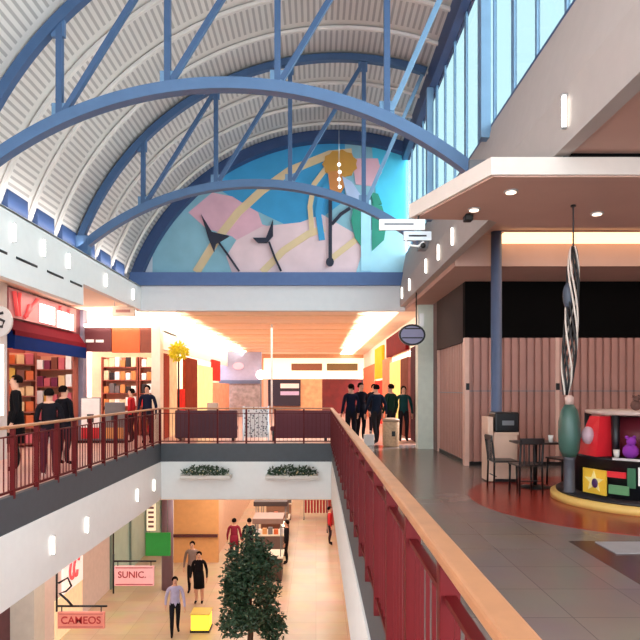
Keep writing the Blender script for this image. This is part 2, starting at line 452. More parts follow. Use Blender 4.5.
# ------------------------------------------------------------------ right side ceilings
S('ceiling_right_near', PINKSOF, (XW + 0.15, 8.5, YB, 6.2, 3.98, 4.04))
S('painted_shadow_gap', BLACK, (XW + 0.1, 8.5, 6.06, 6.2, 3.9, 3.98))  # black strip stands in for the shadow in the gap over the canopy
b = MB(); b.prism([(1.75, 6.0), (8.5, 6.0), (8.5, 7.95), (2.6, 7.95), (2.2, 7.6), (1.17, 7.55)], 'z', 3.745, 3.92)
canopy_edge = mat('canopy_white', (216, 202, 192), 0.6, var=0.03)
struct(b.build('ceiling_canopy', canopy_edge))
b = MB(); b.prism([(1.78, 6.03), (8.5, 6.03), (8.5, 7.93), (2.58, 7.93), (2.2, 7.57), (1.23, 7.53)], 'z', 3.73, 3.745)
struct(b.build('ceiling_canopy_soffit', PINKSOF))
S('ceiling_recess', PINKSOF, (XW + 0.15, 8.5, 7.9, 11.1, 4.42, 4.48))
S('wall_recess_front', PINKSOF, (2.56, 8.5, 7.86, 7.95, 3.92, 4.45))
S('wall_recess_back', PINKSOF, (XW + 0.15, 8.5, 11.0, 11.1, 3.85, 4.45))
S('ceiling_right_back', PINKSOF, (XW + 0.15, 8.5, 11.06, 17.4, 3.85, 4.05))
t = thing('cove_light', (0, 10.7, 4.24), 'long glowing warm cove light above the closed shop', 'light')
MB().box(3.35, 8.4, -0.02, 0.28, 0.02, 0.15).build('diffuser', COVEWARM, t)
MB().box(3.3, 8.45, -0.03, 0.3, 0.15, 0.18).build('housing', PINKSOF, t)
# closed shop: black signband, brown return, shutters
S('wall_right_signband', BLACK, (XC, 8.5, 12.55, 12.75, 2.68, 3.85))
S('wall_right_return', mat('brown_panel', (48, 28, 24), 0.8, var=0.1), (XC, XC + 0.1, 12.75, 15.5, 2.6, 3.85))
SHUT = mat('rose_shutter', (172, 124, 112), 0.5, var=0.06, scale=3)
SHUTL = mat('shutter_rib', (212, 172, 156), 0.45)
def shutter(loc, w, h, rz, label, door_edges):
    t = thing('roller_shutter', loc, label, 'shutter', None, rz)
    b = MB(); n = int(w / 0.16); pts = []
    for i in range(n):                                   # folded curtain profile
        x = w * i / n
        pts += [(x, 0.0), (x + 0.1, 0.0), (x + 0.11, 0.06), (x + 0.15, 0.06)]
    prof = pts + [(w, 0.0), (w, 0.07), (0, 0.07)]
    b.prism(prof, 'z', 0.08, h)
    b.build('curtain', SHUT, t)
    MB().box(-0.04, 0.05, -0.05, 0.09, 0, h).build('guide', SHUTL, t)
    MB().box(w - 0.05, w + 0.04, -0.05, 0.09, 0, h).build('guide', SHUTL, t)
    MB().box(0.05, w - 0.05, -0.02, 0.08, 0, 0.08).build('bottom_bar', BLACKMETAL, t)
    MB().box(0.05, w - 0.05, -0.012, 0.01, h * 0.58, h * 0.58 + 0.02).build('tie_bar', GREYMET, t)
    for x in door_edges:
        MB().box(x - 0.04, x + 0.04, -0.03, 0.0, 0.08, h).build('post', SHUTL, t)
        MB().box(x - 0.035, x + 0.035, -0.06, -0.03, 1.58, 1.72).build('lock', BLACKMETAL, t)
    return t
shutter((XC + 0.02, 12.55, 0), 5.3, 2.67, 0, 'wide closed ribbed rose shutter facing the food kiosk', [0.02, 1.9, 3.9])
shutter((XC + 0.06, 15.45, 0), 2.7, 2.6, -PI/2, 'closed ribbed rose shutter folding round the corner along the walkway', [])
S('wall_right_end', mat('dark_pier', (110, 74, 70), 0.5), (XC, XC + 0.3, 15.5, 15.95, 0, 3.85))
S('wall_right_outer', PINKSOF, (8.4, 8.5, YB, 40, -0.1, 4.5))
S('wall_left_outer', mat('shop_back_pink', (206, 150, 130), 0.7), (-10.5, -10.4, YB, 40, -0.1, 4.1))
# pale pilaster
PIL = mat('pale_green_pilaster', (218, 224, 208), 0.5)
S('wall_right_pilaster', PIL, (2.72, 3.3, 16.0, 16.4, 0, 3.85))
# blue column
b = MB(); b.lathe([(0.13, 0), (0.13, 0.02), (0.095, 0.04), (0.095, 4.42)], 20)
col = tag(b.build('column', mat('slate_blue_column', (86, 98, 126), 0.5), loc=(3.24, 10.78, 0)), 'slim round blue steel column behind the waste unit', 'column', None, 'structure')

# litter unit
t = thing('waste_unit', (3.18, 10.45, 0), 'beige waste cabinet with black hood in front of the blue column', 'litter bin')
BG = mat('beige_laminate', (214, 178, 156), 0.5)
MB().box(-0.14, 0.26, -0.2, 0.2, 0.06, 0.82, 0.01).build('cabinet', BG, t)
MB().box(-0.24, -0.15, -0.2, 0.2, 0.02, 1.12, 0.008).build('side_panel', BG, t)
MB().box(-0.13, 0.25, -0.18, 0.18, 0, 0.06).build('plinth', BLACKMETAL, t)
MB().box(-0.14, 0.28, -0.22, 0.22, 0.82, 0.86).build('tray', BG, t)
hood = MB().box(-0.12, 0.3, -0.2, 0.2, 0.86, 1.2, 0.03).build('hood', BLACKMETAL, t)
MB().box(0.0, 0.2, -0.215, -0.19, 0.98, 1.06).build('flap', GREYMET, hood)

# ------------------------------------------------------------------ sconces, vents, downlights
s0 = None
def sconce(loc, label, h=0.3):
    global s0
    if s0 is None:
        s0 = thing('wall_sconce', loc, label, 'wall light', 'vertical wall sconces of the atrium')
        MB().box(-0.02, 0.02, -0.018, 0.018, -0.15, 0.15, 0.012).build('tube', SCONCE, s0)
        MB().box(-0.024, 0.024, -0.022, 0.022, -0.165, -0.15).build('cap', CHROME, s0)
        MB().box(-0.024, 0.024, -0.022, 0.022, 0.15, 0.165).build('cap', CHROME, s0)
        return s0
    return dup(s0, loc, label)
ORD = ['first', 'second', 'third', 'fourth', 'fifth', 'sixth', 'seventh', 'eighth', 'ninth', 'tenth', 'eleventh', 'twelfth']
for i, y in enumerate((9.87, 10.95, 12.05, 14.2, 16.3)):
    sconce((XF + 0.04, y, 4.17), f'slim glowing sconce on the upper left white bulkhead, {ORD[i]} from the near end')
for i, y in enumerate((5.71, 10.4, 11.6, 12.9, 15.2, 16.5)):
    sconce((XW - 0.04, y, 4.24), f'slim glowing sconce on the upper right beige bulkhead, {ORD[i]} from the near end')
for i, y in enumerate((9.92, 11.4, 14.6, 16.1)):
    sconce((XL + 0.04, y, -0.98), f'slim glowing sconce on the white fascia below left railing, {ORD[i]} from the near end')
sconce((XR - 0.04, 5.6, -0.98), 'slim glowing sconce on the white fascia below right railing')
for i, (y0, y1) in enumerate(((8.6, 9.7), (10.0, 10.75), (11.15, 11.86), (12.2, 12.8))):
    tag(MB().box(XF, XF + 0.012, y0, y1, 3.77, 3.81).build('slot_vent', BLACKMETAL), f'thin black air slot in the upper left bulkhead, {ORD[i]} from the near end', 'air vent', 'air slots of the left bulkhead')
d0 = None
for i, (px, py, z) in enumerate(((511, 191, 3.73), (597, 213, 3.73), (474, 209, 3.73))):
    d = (z - EYE) * F / (389 - py); X = (px - 316) * d / F
    lab = f'small round downlight under the canopy slab, {("nearest its slanted corner", "by the hanging sculpture", "towards its pointed tip", "between corner and sculpture", "furthest along the slab edge")[i]}'
    if d0 is None:
        d0 = thing('downlight', (X, d, z), lab, 'ceiling light', 'downlights in the canopy')
        MB().lathe([(0.055, -0.024), (0.055, -0.016)], 16).build('lens', DOWN, d0)
        MB().lathe([(0.052, -0.014), (0.075, -0.014), (0.075, 0), (0.052, 0)], 16).build('bezel', CHROME, d0)
    else: dup(d0, (X, d, z), lab)
t = thing('security_camera', (1.85, 7.3, 3.73), 'small black security camera under the canopy slab', 'camera')
MB().box(-0.05, 0.05, -0.06, 0.06, -0.09, -0.02, 0.01).build('body', BLACKMETAL, t)
MB().lathe([(0.03, -0.02), (0.03, 0)], 12).build('mount', BLACKMETAL, t)

# ------------------------------------------------------------------ railings
def railing(name_label, p0, p1, posts, first=0):
    """p0 -> p1 in plan; posts = number of bays"""
    p0 = Vector((p0[0], p0[1], 0)); p1 = Vector((p1[0], p1[1], 0)); L = (p1 - p0).length
    t = thing('railing', p0, name_label, 'railing'); t.rotation_euler.z = math.atan2(p1.y - p0.y, p1.x - p0.x)
    MB().box(0, L, -0.043, 0.043, 1.025, 1.07, 0.012).build('handrail', WOOD, t)
    MB().box(0, L, -0.02, 0.02, 0.9, 0.92).build('upper_rail', RED, t)
    MB().box(0, L, -0.02, 0.02, 0.1, 0.13).build('lower_rail', RED, t)
    w = L / posts; po = None; pa = None
    for i in range(posts + 1):
        if po is None:
            po = MB().box(-0.025, 0.025, -0.035, 0.035, 0.0, 1.03, 0.004).build('post', RED, t)
            pa_b = MB(); n = max(3, int(w / 0.11))
            for k in range(1, n):
                x = w * k / n
                pa_b.box(x - 0.0045, x + 0.0045, -0.008, 0.008, 0.125, 0.905)
            pa = pa_b.build('baluster_panel', RED, t)
        else:
            q = po.copy(); C.objects.link(q); q.parent = t; q.location = (w * i, 0, 0)
            if i < posts:
                q = pa.copy(); C.objects.link(q); q.parent = t; q.location = (w * i, 0, 0)
    return t
railing('long burgundy railing with oak handrail running along the right walkway', (XR + 0.012, 0.5), (XR + 0.012, YE), 22)
railing('long burgundy railing with oak handrail along the left shops', (XL - 0.045, 0.5), (XL - 0.045, YE), 22)
railing('short burgundy railing with oak handrail across the far end of the well', (XL - 0.05, YE + 0.06), (XR + 0.04, YE + 0.06), 6)

# planters on the far fascia
def foliage(b, c, rx, ry, rz, n, s):
    bm = b.bm
    for _ in range(n):
        while True:
            p = Vector((random.uniform(-1, 1), random.uniform(-1, 1), random.uniform(-1, 1)))
            if p.length < 1: break
        if p.length > 0: p = p * (p.length ** -0.35)
        if p.length > 1: p.normalize()
        q = Vector(c) + Vector((p.x * rx, p.y * ry, p.z * rz))
        a = Vector((random.gauss(0, 1), random.gauss(0, 1), random.gauss(0, 0.7))).normalized()
        w = a.cross(Vector((random.gauss(0, 1), random.gauss(0, 1), random.gauss(0, 1)))).normalized()
        l = s * random.uniform(0.7, 1.3); m = a.cross(w) * l * 0.12
        vs = [bm.verts.new(v) for v in (q, q + a*l*0.45 + w*l*0.25 + m, q + a*l, q + a*l*0.45 - w*l*0.25 + m)]
        bm.faces.new(vs)
    return b
for i, (x0, x1) in enumerate(((182, 232), (266, 318))):
    X0 = (x0 - 316) * 16.9 / F; X1 = (x1 - 316) * 16.9 / F
    t = thing('trough_planter', ((X0 + X1) / 2, 16.74, -0.9), ['leafy trough planter on the far white fascia beside the left corner', 'leafy trough planter on the far white fascia near the right railing'][i], 'planter', 'planters hung on the far fascia')
    hw = (X1 - X0) / 2
    MB().box(-hw, hw, -0.14, 0.25, 0, 0.1, 0.01).build('trough', mat('trough_white', (206, 200, 192), 0.6), t)
    foliage(MB(), (0, 0, 0.2), hw * 0.98, 0.13, 0.15, 420, 0.1).build('foliage', GREENLEAF, t)
    fb = MB()
    for k in range(9): fb.ball((random.uniform(-hw, hw), -0.15, random.uniform(0.1, 0.26)), 0.018, u=6, v=4)
    o = fb.build('blossoms', mat('cream_blossom', (230, 214, 170), 0.5), t); o['kind'] = 'stuff'

# ------------------------------------------------------------------ hanging signs, right side
t = thing('direction_sign', (1.22, 7.4, 3.4), 'pale two-tier hanging sign under the pointed tip of the canopy', 'sign')
MB().box(-0.44, 0.12, -0.02, 0.02, 0.16, 0.29).build('panel', PANEWHITE, t)
MB().box(-0.14, 0.2, -0.02, 0.02, 0.03, 0.14).build('panel', CHROME, t)
lb = MB().box(-0.38, -0.02, -0.026, -0.02, 0.215, 0.24); lb.build('lettering', GREYMET, t)
MB().box(-0.08, 0.14, -0.026, -0.02, 0.075, 0.095).build('lettering', INK, t)
MB().box(0.03, 0.05, -0.01, 0.01, 0.29, 0.335).build('hanger', BLACKMETAL, t)
MB().tube([(-0.12, 0, 0.03), (-0.05, 0, -0.03), (0.04, 0, -0.04), (0.11, 0, 0.02)], 0.014).build('scroll', PANEWHITE, t)
MB().ball((0.1, 0, -0.03), 0.035).build('finial', BLACKMETAL, t)

t = thing('oval_shop_sign', (2.24, 14.0, 2.86), 'oval hanging shop sign with black rim and lilac face before the pale pilaster', 'sign')
el = lambda a, c, n=28: [(a * math.cos(2*PI*i/n), c * math.sin(2*PI*i/n)) for i in range(n)]
MB().prism(el(0.31, 0.25), 'y', -0.04, 0.04).build('rim', BLACKMETAL, t)
MB().prism(el(0.265, 0.205), 'y', -0.05, 0.05).build('face', mat('lilac_sign', (128, 122, 150), 0.4, emit=0.1), t)
MB().box(-0.24, 0.24, -0.056, -0.05, -0.085, -0.055).build('rule', INK, t)
MB().box(-0.18, 0.2, -0.056, -0.05, 0.13, 0.16).build('rule', INK, t)
MB().tube([(0.1, 0, 0.23), (0.1, 0, 0.99)], 0.015).build('hanger', BLACKMETAL, t)
MB().box(0.17, 0.27, -0.03, 0.03, 0.2, 0.5).build('lamp_box', PANEWHITE, t)

# twisted hanging sculpture
t = thing('hanging_sculpture', (2.98, 6.95, 3.73), 'twisted black and white strand sculpture hanging on a cord from the canopy', 'sculpture')
MB().tube([(0, 0, 0), (0, 0, -0.5)], 0.009, 6).build('cord', INK, t)
MB().lathe([(0.03, -0.02), (0.03, 0)], 12).build('ceiling_cap', BLACKMETAL, t)
PALE = mat('bone_strand', (206, 190, 178), 0.5)
for k in range(10):
    pts = []; n = 36
    for i in range(n + 1):
        s = i / n; z = -0.48 - 1.72 * s
        r = 0.02 + 0.095 * math.sin(PI * min(1, s * 1.02)) ** 0.7 * (0.75 + 0.25 * math.cos(5 * s + 1))
        a = 2 * PI * k / 10 + s * 5.2
        pts.append((r * math.cos(a) - 0.09 * s * s, r * math.sin(a), z))
    MB().tube(pts, 0.011, 6).build('strand', PALE if k in (1, 4, 5, 8) else BLACKMETAL, t)
MB().ball((-0.06, 0, -1.05), 0.06, 1, 1, 2.6).build('core', mat('slate_core', (60, 66, 80), 0.5), t)

# ------------------------------------------------------------------ kiosk
t = thing('play_kiosk', (4.75, 8.6, 0), 'round black kiosk with yellow base edge, red displays and gold star', 'kiosk')
YEL = mat('yellow_edge', (226, 186, 104), 0.4)
KBLK = mat('kiosk_black', (20, 18, 24), 0.4)
KRED = mat('kiosk_red', (206, 36, 46), 0.35, emit=0.12)
MB().lathe([(1.3, 0.006), (1.3, 0.09), (1.24, 0.11), (0.2, 0.11)], 64).build('base_edge', YEL, t)
MB().lathe([(1.22, 0.11), (1.22, 0.14), (0.3, 0.15)], 48).build('deck', KBLK, t)
MB().lathe([(0.97, 0.14), (0.97, 0.62), (1.0, 0.64), (1.0, 0.67), (0.5, 0.67)], 48).build('counter', KBLK, t)
MB().lathe([(0.62, 0.67), (0.5, 1.2), (0.05, 1.2)], 32).build('core', mat('kiosk_maroon', (96, 20, 34), 0.5), t)
def on_ring(a, r, z): return Vector((r * math.cos(a), r * math.sin(a), z))
rb = MB()
for n_, (a0_, a1_) in enumerate(((-3.28, -2.74), (-2.08, -1.74), (-1.7, -1.3))):
    b = MB(); bm = b.bm
    m_ = (a0_ + a1_) / 2
    lo0, lo1 = on_ring(a0_, 0.99, 0.67), on_ring(a1_, 0.99, 0.67); hi0, hi1 = on_ring(m_ + 0.02, 0.9, 1.22), on_ring(m_ + 0.24, 0.9, 1.22)
    bk = [on_ring(a0_, 0.7, 0.67), on_ring(a1_, 0.7, 0.67), on_ring(m_ + 0.02, 0.7, 1.22), on_ring(m_ + 0.24, 0.7, 1.22)]
    V = [bm.verts.new(p) for p in (lo0, lo1, hi1, hi0, bk[0], bk[1], bk[3], bk[2])]
    fs = [bm.faces.new([V[i] for i in q]) for q in ((0,1,2,3),(4,7,6,5),(0,4,5,1),(3,2,6,7),(1,5,6,2),(0,3,7,4))]
    bmesh.ops.recalc_face_normals(bm, faces=fs)
    hp = b.build('display_hood', KRED, t)
    p = on_ring(m_ + 0.06, 0.95, 0.95); 
    c_ = [(180, 150, 160), (96, 40, 130), (210, 90, 60)][n_]
    MB().ball(p, 0.09, 1, 1, 1.4).build('toy', mat(f'toy_colour_{n_}', c_, 0.4), hp)
for a in (-2.58, -1.85, -0.9, -0.3, 0.6, 1.6, 2.6):
    p = on_ring(a, 0.78, 0)
    MB().tube([(p.x, p.y, 0.6), (p.x, p.y, 1.24)], 0.05, 10).build('pillar', KBLK, t)
MB().lathe([(0.8, 1.24), (0.82, 1.25), (0.82, 1.29), (0.1, 1.3)], 48).build('top_shelf', mat('kiosk_top', (196, 170, 160), 0.4), t)
# gold star emblem panel on the counter wall
def wall_panel(a, z0, z1, w, m, nm, r=0.98):
    o = MB().box(-w/2, w/2, -0.012, 0.012, z0, z1).build(nm, m, t)
    p = on_ring(a, r, 0); o.location = p; o.rotation_euler.z = a + PI/2
    return o
sp_ = wall_panel(-2.78, 0.16, 0.5, 0.4, mat('kiosk_gold', (236, 190, 60), 0.4), 'emblem_panel')
star = [(0.17 * (1 if i % 2 == 0 else 0.42) * math.sin(i * PI / 5), 0.33 + 0.15 * (1 if i % 2 == 0 else 0.42) * math.cos(i * PI / 5)) for i in range(10)]
so = MB().prism(star, 'y', -0.02, -0.012).build('star', mat('star_cream', (250, 226, 150), 0.4), sp_)
MB().ball((0.02, -0.02, 0.31), 0.055, 1, 0.3, 1.2).build('star_centre', mat('star_plum', (70, 40, 90), 0.4), sp_)
wall_panel(-2.45, 0.42, 0.5, 0.24, KRED, 'sticker'); wall_panel(-2.42, 0.2, 0.32, 0.26, mat('sticker_green', (90, 140, 96), 0.4), 'sticker')
wall_panel(-2.26, 0.3, 0.56, 0.1, mat('sticker_green_dark', (30, 96, 60), 0.4), 'sticker'); wall_panel(-2.15, 0.34, 0.58, 0.06, PANEWHITE, 'sticker')
wall_panel(-2.3, 0.66, 0.69, 0.36, CHROME, 'ledge', 1.02)
# toys on the kiosk
for i, (a, r, z, c_, s_, lab) in enumerate(((-1.9, 0.6, 1.3, (60, 50, 46), 0.08, 'dark lump of stock on the kiosk top beside its pillar'), (-2.3, 0.6, 1.3, (92, 60, 52), 0.07, 'brown plush toy on the kiosk top near the green vessel'), (-1.4, 0.6, 1.3, (40, 34, 40), 0.1, 'black plush toy on the kiosk top, furthest from the green vessel'),
      (-2.48, 0.92, 0.67, (210, 200, 190), 0.05, 'pale cup on the kiosk counter'), (-2.3, 0.88, 0.67, (130, 40, 150), 0.1, 'purple plush toy on the kiosk counter'))):
    p = on_ring(a, r, z) + Vector((4.75, 8.6, 0.006))
    o = thing('plush_toy' if i != 3 else 'cup', p, lab, 'toy' if i != 3 else 'cup', 'toys on the kiosk')
    m_ = mat(f'plush_{i}', c_, 0.9)
    if i == 3: MB().lathe([(0.03, 0), (0.042, 0.11), (0.038, 0.11), (0.02, 0.02)], 14).build('body', m_, o)
    else:
        MB().ball((0, 0, s_), s_, u=14, v=10).build('body', m_, o); MB().ball((0, -0.2 * s_, s_ * 2.3), s_ * 0.62, u=12, v=8).build('head', m_, o)
        for sx in (-1, 1): MB().ball((sx * s_ * 0.5, 0, s_ * 2.85), s_ * 0.25, u=8, v=6).build('ear', m_, o)
# green vessel on grey post, standing at the kiosk's flank
t = thing('green_vessel', (3.58, 8.48, 0.142), 'tall green bottle-shaped vessel on a grey post at the kiosk edge', 'vessel')
GV = mat('sea_green', (58, 92, 82), 0.35)
MB().lathe([(0.085, 0.0), (0.085, 0.02), (0.075, 0.03), (0.075, 0.46), (0.09, 0.5)], 20).build('post', mat('slate_post', (70, 70, 78), 0.5), t)
MB().lathe([(0.09, 0.5), (0.135, 0.6), (0.15, 0.8), (0.145, 1.0), (0.11, 1.16), (0.06, 1.24)], 24).build('body', GV, t)
MB().lathe([(0.055, 1.24), (0.06, 1.34), (0.03, 1.37)], 16).build('stopper', mat('bone_stopper', (206, 176, 166), 0.5), t)

# table and chairs
DK = mat('dark_wood', (36, 26, 26), 0.35)
t = thing('bistro_table', (3.55, 9.72, 0), 'dark bistro table between the kiosk and the waste unit', 'table')
MB().box(-0.34, 0.34, -0.26, 0.26, 0.72, 0.75, 0.008).build('tabletop', DK, t)
MB().tube([(0, 0, 0.03), (0, 0, 0.72)], 0.035, 12).build('pedestal', BLACKMETAL, t)
MB().lathe([(0.24, 0.007), (0.24, 0.02), (0.05, 0.05)], 20).build('base', BLACKMETAL, t)
o = tag(MB().lathe([(0.028, 0), (0.04, 0.11), (0.036, 0.11), (0.02, 0.01)], 14).build('paper_cup', PANEWHITE, loc=(3.74, 9.56, 0.752)), 'white paper cup on the dark bistro table', 'cup')
def chair(loc, rz, label):
    t = thing('bistro_chair', loc, label, 'chair', 'dark chairs around the bistro tables', rz)
    MB().box(-0.2, 0.2, -0.2, 0.2, 0.43, 0.46, 0.01).build('seat', DK, t)
    for sx in (-1, 1):
        MB().tube([(sx*0.18, 0.18, 0.007), (sx*0.17, 0.17, 0.43)], 0.016).build('leg', BLACKMETAL, t)
        MB().tube([(sx*0.18, -0.19, 0.007), (sx*0.175, -0.18, 0.45), (sx*0.175, -0.23, 0.84)], 0.016).build('leg', BLACKMETAL, t)
    b = MB().box(-0.19, 0.19, -0.235, -0.215, 0.78, 0.86)
    b.build('backrest', DK, t)
    for k in range(4): MB().box(-0.13 + k*0.08, -0.11 + k*0.08, -0.215, -0.2, 0.45, 0.79).build('slat', DK, t)
    MB().box(-0.17, 0.17, -0.16, -0.145, 0.2, 0.215).build('stretcher', BLACKMETAL, t)
    return t
ch0 = chair((3.22, 9.22, 0), 0.1, 'dark slatted chair at the near side of the bistro table')
dup(ch0, (4.12, 10.0, 0), 'dark slatted chair at the side of bistro table behind the kiosk', 1.9)
dup(ch0, (3.02, 9.72, 0), 'dark slatted chair at the table end facing the kiosk, before the waste unit', -PI/2)
dup(ch0, (3.92, 6.55, 0), 'dark slatted chair in front of the kiosk by the picture edge', 0.25)
tag(MB().box(-0.5, 0.5, -0.22, 0.22, 0, 0.01).build('floor_reflection_patch', mat('painted_reflection_grey', (150, 148, 150), 0.8), loc=(3.4, 6.02, 0.005)), 'flat grey patch imitating a pale floor reflection in front of the kiosk', 'floor patch')  # thin grey slab stands in for a whitish reflection on the floor

# ------------------------------------------------------------------ left shops
# pier, shop with blue awning (along XS), frontal shop beyond
S('wall_left_pier', mat('grey_pier', (196, 188, 186), 0.6), (XS - 0.4, XS + 0.12, 12.2, 13.75, 0, 4.02))
S('wall_left_near', mat('left_near_wall', (214, 196, 186), 0.6), (XS - 0.1, XS, YB, 12.2, 0, 4.02))
tag(MB().box(0, 0.02, -0.42, 0.42, 0, 1.6).build('wall_poster', mat('lit_poster', (255, 240, 228), 0.5, emit=1.3, var=0), loc=(XS + 0.121, 13.15, 1.0)), 'bright lit poster on the grey pier at the left picture edge', 'poster')
t = thing('oval_shop_sign', (-6.78, 12.85, 3.05), 'round grey shop sign with black emblem on the grey pier', 'sign')
MB().prism(el(0.28, 0.33), 'y', -0.03, 0.03).build('face', mat('grey_sign', (196, 196, 198), 0.5), t)
MB().tube([(-0.1, -0.035, -0.1), (0.08, -0.035, -0.12), (0.12, -0.035, 0), (0, -0.035, 0.05), (-0.08, -0.035, 0.14), (0.1, -0.035, 0.18)], 0.03).build('emblem', INK, t)
MB().box(-0.3, -0.26, -0.02, 0.02, -0.04, 0.04).build('bracket', BLACKMETAL, t)
# awning shop
S('wall_left_shop_lintel', mat('maroon_lintel', (92, 36, 46), 0.5), (XS - 0.15, XS, 13.75, 18.45, 3.2, 4.02))
t = thing('awning', (XS, 13.85, 2.45), 'dark red and navy awning over the toy shop on the left', 'awning')
AWR = mat('awning_red', (92, 18, 28), 0.9, spec=0.05); AWN = mat('awning_navy', (16, 34, 84), 0.9, spec=0.05)
MB().prism([(0, 0.8), (0.02, 0.8), (0.22, 0.52), (0.22, 0.46), (0, 0.74)], 'y', 0, 4.3).build('red_cloth', AWR, t)
MB().box(0.2, 0.25, 0, 4.3, 0.08, 0.5).build('valance', AWN, t)
MB().box(0.2, 0.257, 0, 4.3, 0.4, 0.52).build('trim_band', AWR, t)
for y in (0.02, 4.24):
    MB().prism([(0, 0.75), (0, 0.1), (0.2, 0.1), (0.2, 0.47)], 'y', y, y + 0.04).build('end_cheek', AWN, t)
# letters panel above awning
t = thing('shop_fascia_sign', (XS + 0.03, 13.9, 3.28), 'lit fascia sign with red strokes and white panels above the awning', 'sign')
MB().box(0, 0.05, 0, 3.9, 0, 0.68).build('board', mat('sign_rose', (170, 96, 100), 0.5, emit=0.15), t)
GLOWP = mat('glow_panel', (255, 244, 238), 0.5, emit=1.6, var=0); STRK = mat('pink_stroke', (232, 84, 84), 0.5, emit=0.5)
MB().box(0.05, 0.1, 1.55, 2.35, 0.05, 0.52).build('light_panel', GLOWP, t)
MB().box(0.05, 0.1, 2.6, 3.6, 0.02, 0.48).build('light_panel', GLOWP, t)
for y0, z0, y1, z1 in ((0.2, 0.62, 0.35, 0.06), (0.45, 0.06, 0.45, 0.62), (0.7, 0.06, 1.4, 0.6), (0.8, 0.1, 0.95, 0.4), (2.75, 0.48, 2.75, 0.62), (3.3, 0.46, 3.3, 0.6)):
    MB().tube([(0.08, y0, z0), (0.08, y1, z1)], 0.045, 6).build('stroke', STRK, t)
# interior of the toy shop: back wall and stocked shelves
S('wall_left_shop_back', mat('toyshop_wall', (176, 80, 68), 0.7, var=0.2, scale=3), (-9.0, -8.9, 12.2, 18.5, 0, 4.02))
S('wall_left_shop_side', mat('toyshop_side', (186, 104, 90), 0.7, var=0.2, scale=3), (-9.0, XS - 0.1, 18.35, 18.45, 0, 4.02))
TOYS = [('red', (190, 24, 34)), ('orange', (206, 92, 36)), ('pink', (204, 96, 104)), ('cream', (226, 180, 130)), ('brown', (120, 60, 44)), ('gold', (222, 170, 70)), ('white', (240, 230, 226)), ('plum', (120, 40, 70))]
SHW = mat('salmon_shelf', (160, 84, 66), 0.6)
def stock_shelf(loc, rz, w, rows, cols, nm, cat_words, where, pal, lit=0.0, h=2.2, depth=0.4):
    t = thing(nm, loc, f'tall shelf unit stocked with {cat_words} {where}', 'shelf', None, rz)
    MB().box(-w/2, -w/2 + 0.04, 0, depth, 0, h).build('side_panel', SHW, t); MB().box(w/2 - 0.04, w/2, 0, depth, 0, h).build('side_panel', SHW, t)
    MB().box(-w/2 + 0.04, w/2 - 0.04, depth - 0.03, depth, 0, h).build('back_panel', mat('shelf_back_' + nm, (200, 130, 100), 0.6), t)
    dz = h / rows
    M = Matrix.Translation(loc) @ Matrix.Rotation(rz, 4, 'Z')
    for r in range(rows):
        MB().box(-w/2 + 0.04, w/2 - 0.04, 0, depth - 0.03, r * dz + 0.08, r * dz + 0.11).build('shelf', SHW, t)
        for c in range(cols):
            nmc, col = pal[(r * 5 + c * 3 + random.randrange(3)) % len(pal)]
            wx = (w - 0.12) / cols; hh = dz * random.uniform(0.5, 0.78)
            key = (nmc, round(wx, 2), lit)
            b = MB(); b.box(-wx * 0.42, wx * 0.42, 0, depth * 0.6, 0, hh, 0.012)
            o = b.build('packet', mat('packet_' + nmc + ('_lit' if lit else ''), col, 0.5, emit=lit), None)
            o.matrix_world = M @ Matrix.Translation((-w/2 + 0.06 + wx * (c + 0.5), 0.03, r * dz + 0.112))
            tag(o, f'{nmc} packet {ORD[c]} along the {ORD[rows - 1 - r]} shelf down, {where}', 'packet', f'packets {where}')
    return t
stock_shelf((-8.3, 14.6, 0), 0.75, 1.55, 6, 6, 'display_shelf', 'red toys', 'inside the toy shop by the grey pier', TOYS[:3] + [TOYS[4], TOYS[6]], 0, 2.6)
stock_shelf((-8.3, 16.1, 0), 0.75, 1.55, 6, 6, 'display_shelf', 'orange toys', 'in the middle of the toy shop', TOYS[1:6], 0, 2.6)
stock_shelf((-7.85, 17.95, 0), 0.0, 1.2, 5, 5, 'display_shelf', 'pink toys', 'at the far end of the toy shop', TOYS[2:], 0, 2.6)

# frontal shop at y 18.6 between XS and XF
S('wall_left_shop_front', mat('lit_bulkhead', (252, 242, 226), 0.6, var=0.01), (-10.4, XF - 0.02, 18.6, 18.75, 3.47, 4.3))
t = thing('shop_fascia_sign', (-7.14, 18.42, 2.75), 'dark maroon shop sign with small white lettering beside the orange panel', 'sign')
MB().box(0, 0.85, 0, 0.16, 0, 0.72).build('board', mat('maroon_sign', (92, 34, 40), 0.5), t)
MB().box(0.08, 0.32, -0.006, 0, 0.28, 0.37).build('lettering', PANEWHITE, t); MB().box(0.38, 0.62, -0.006, 0, 0.28, 0.36).build('lettering', PANEWHITE, t)
tag(MB().box(0, 0.86, 0, 0.16, 0, 0.76, 0.01).build('shopfront', mat('orange_panel', (226, 92, 36), 0.45, var=0.1), loc=(-6.27, 18.42, 2.72)), 'glossy orange panel between maroon sign and brown panel over the shop', 'panel')
tag(MB().box(0, 0.36, 0, 0.16, 0, 0.76, 0.01).build('shopfront', mat('brown_shop_panel', (132, 56, 30), 0.45, var=0.1), loc=(-5.4, 18.42, 2.72)), 'brown panel between orange panel and cream pillar', 'panel')
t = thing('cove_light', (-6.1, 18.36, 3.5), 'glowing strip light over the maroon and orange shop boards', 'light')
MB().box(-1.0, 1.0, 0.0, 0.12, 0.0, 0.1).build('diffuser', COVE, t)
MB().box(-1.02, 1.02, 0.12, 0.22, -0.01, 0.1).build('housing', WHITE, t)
S('wall_left_shop_pillar', mat('cream_pillar', (242, 222, 198), 0.5), (-5.05, XF + 0.22, 18.4, 18.8, 0, 4.0))
S('wall_left_divider', mat('slate_divider', (120, 112, 130), 0.6), (XS - 0.1, XS + 0.1, 18.3, 18.6, 0, 4.02))
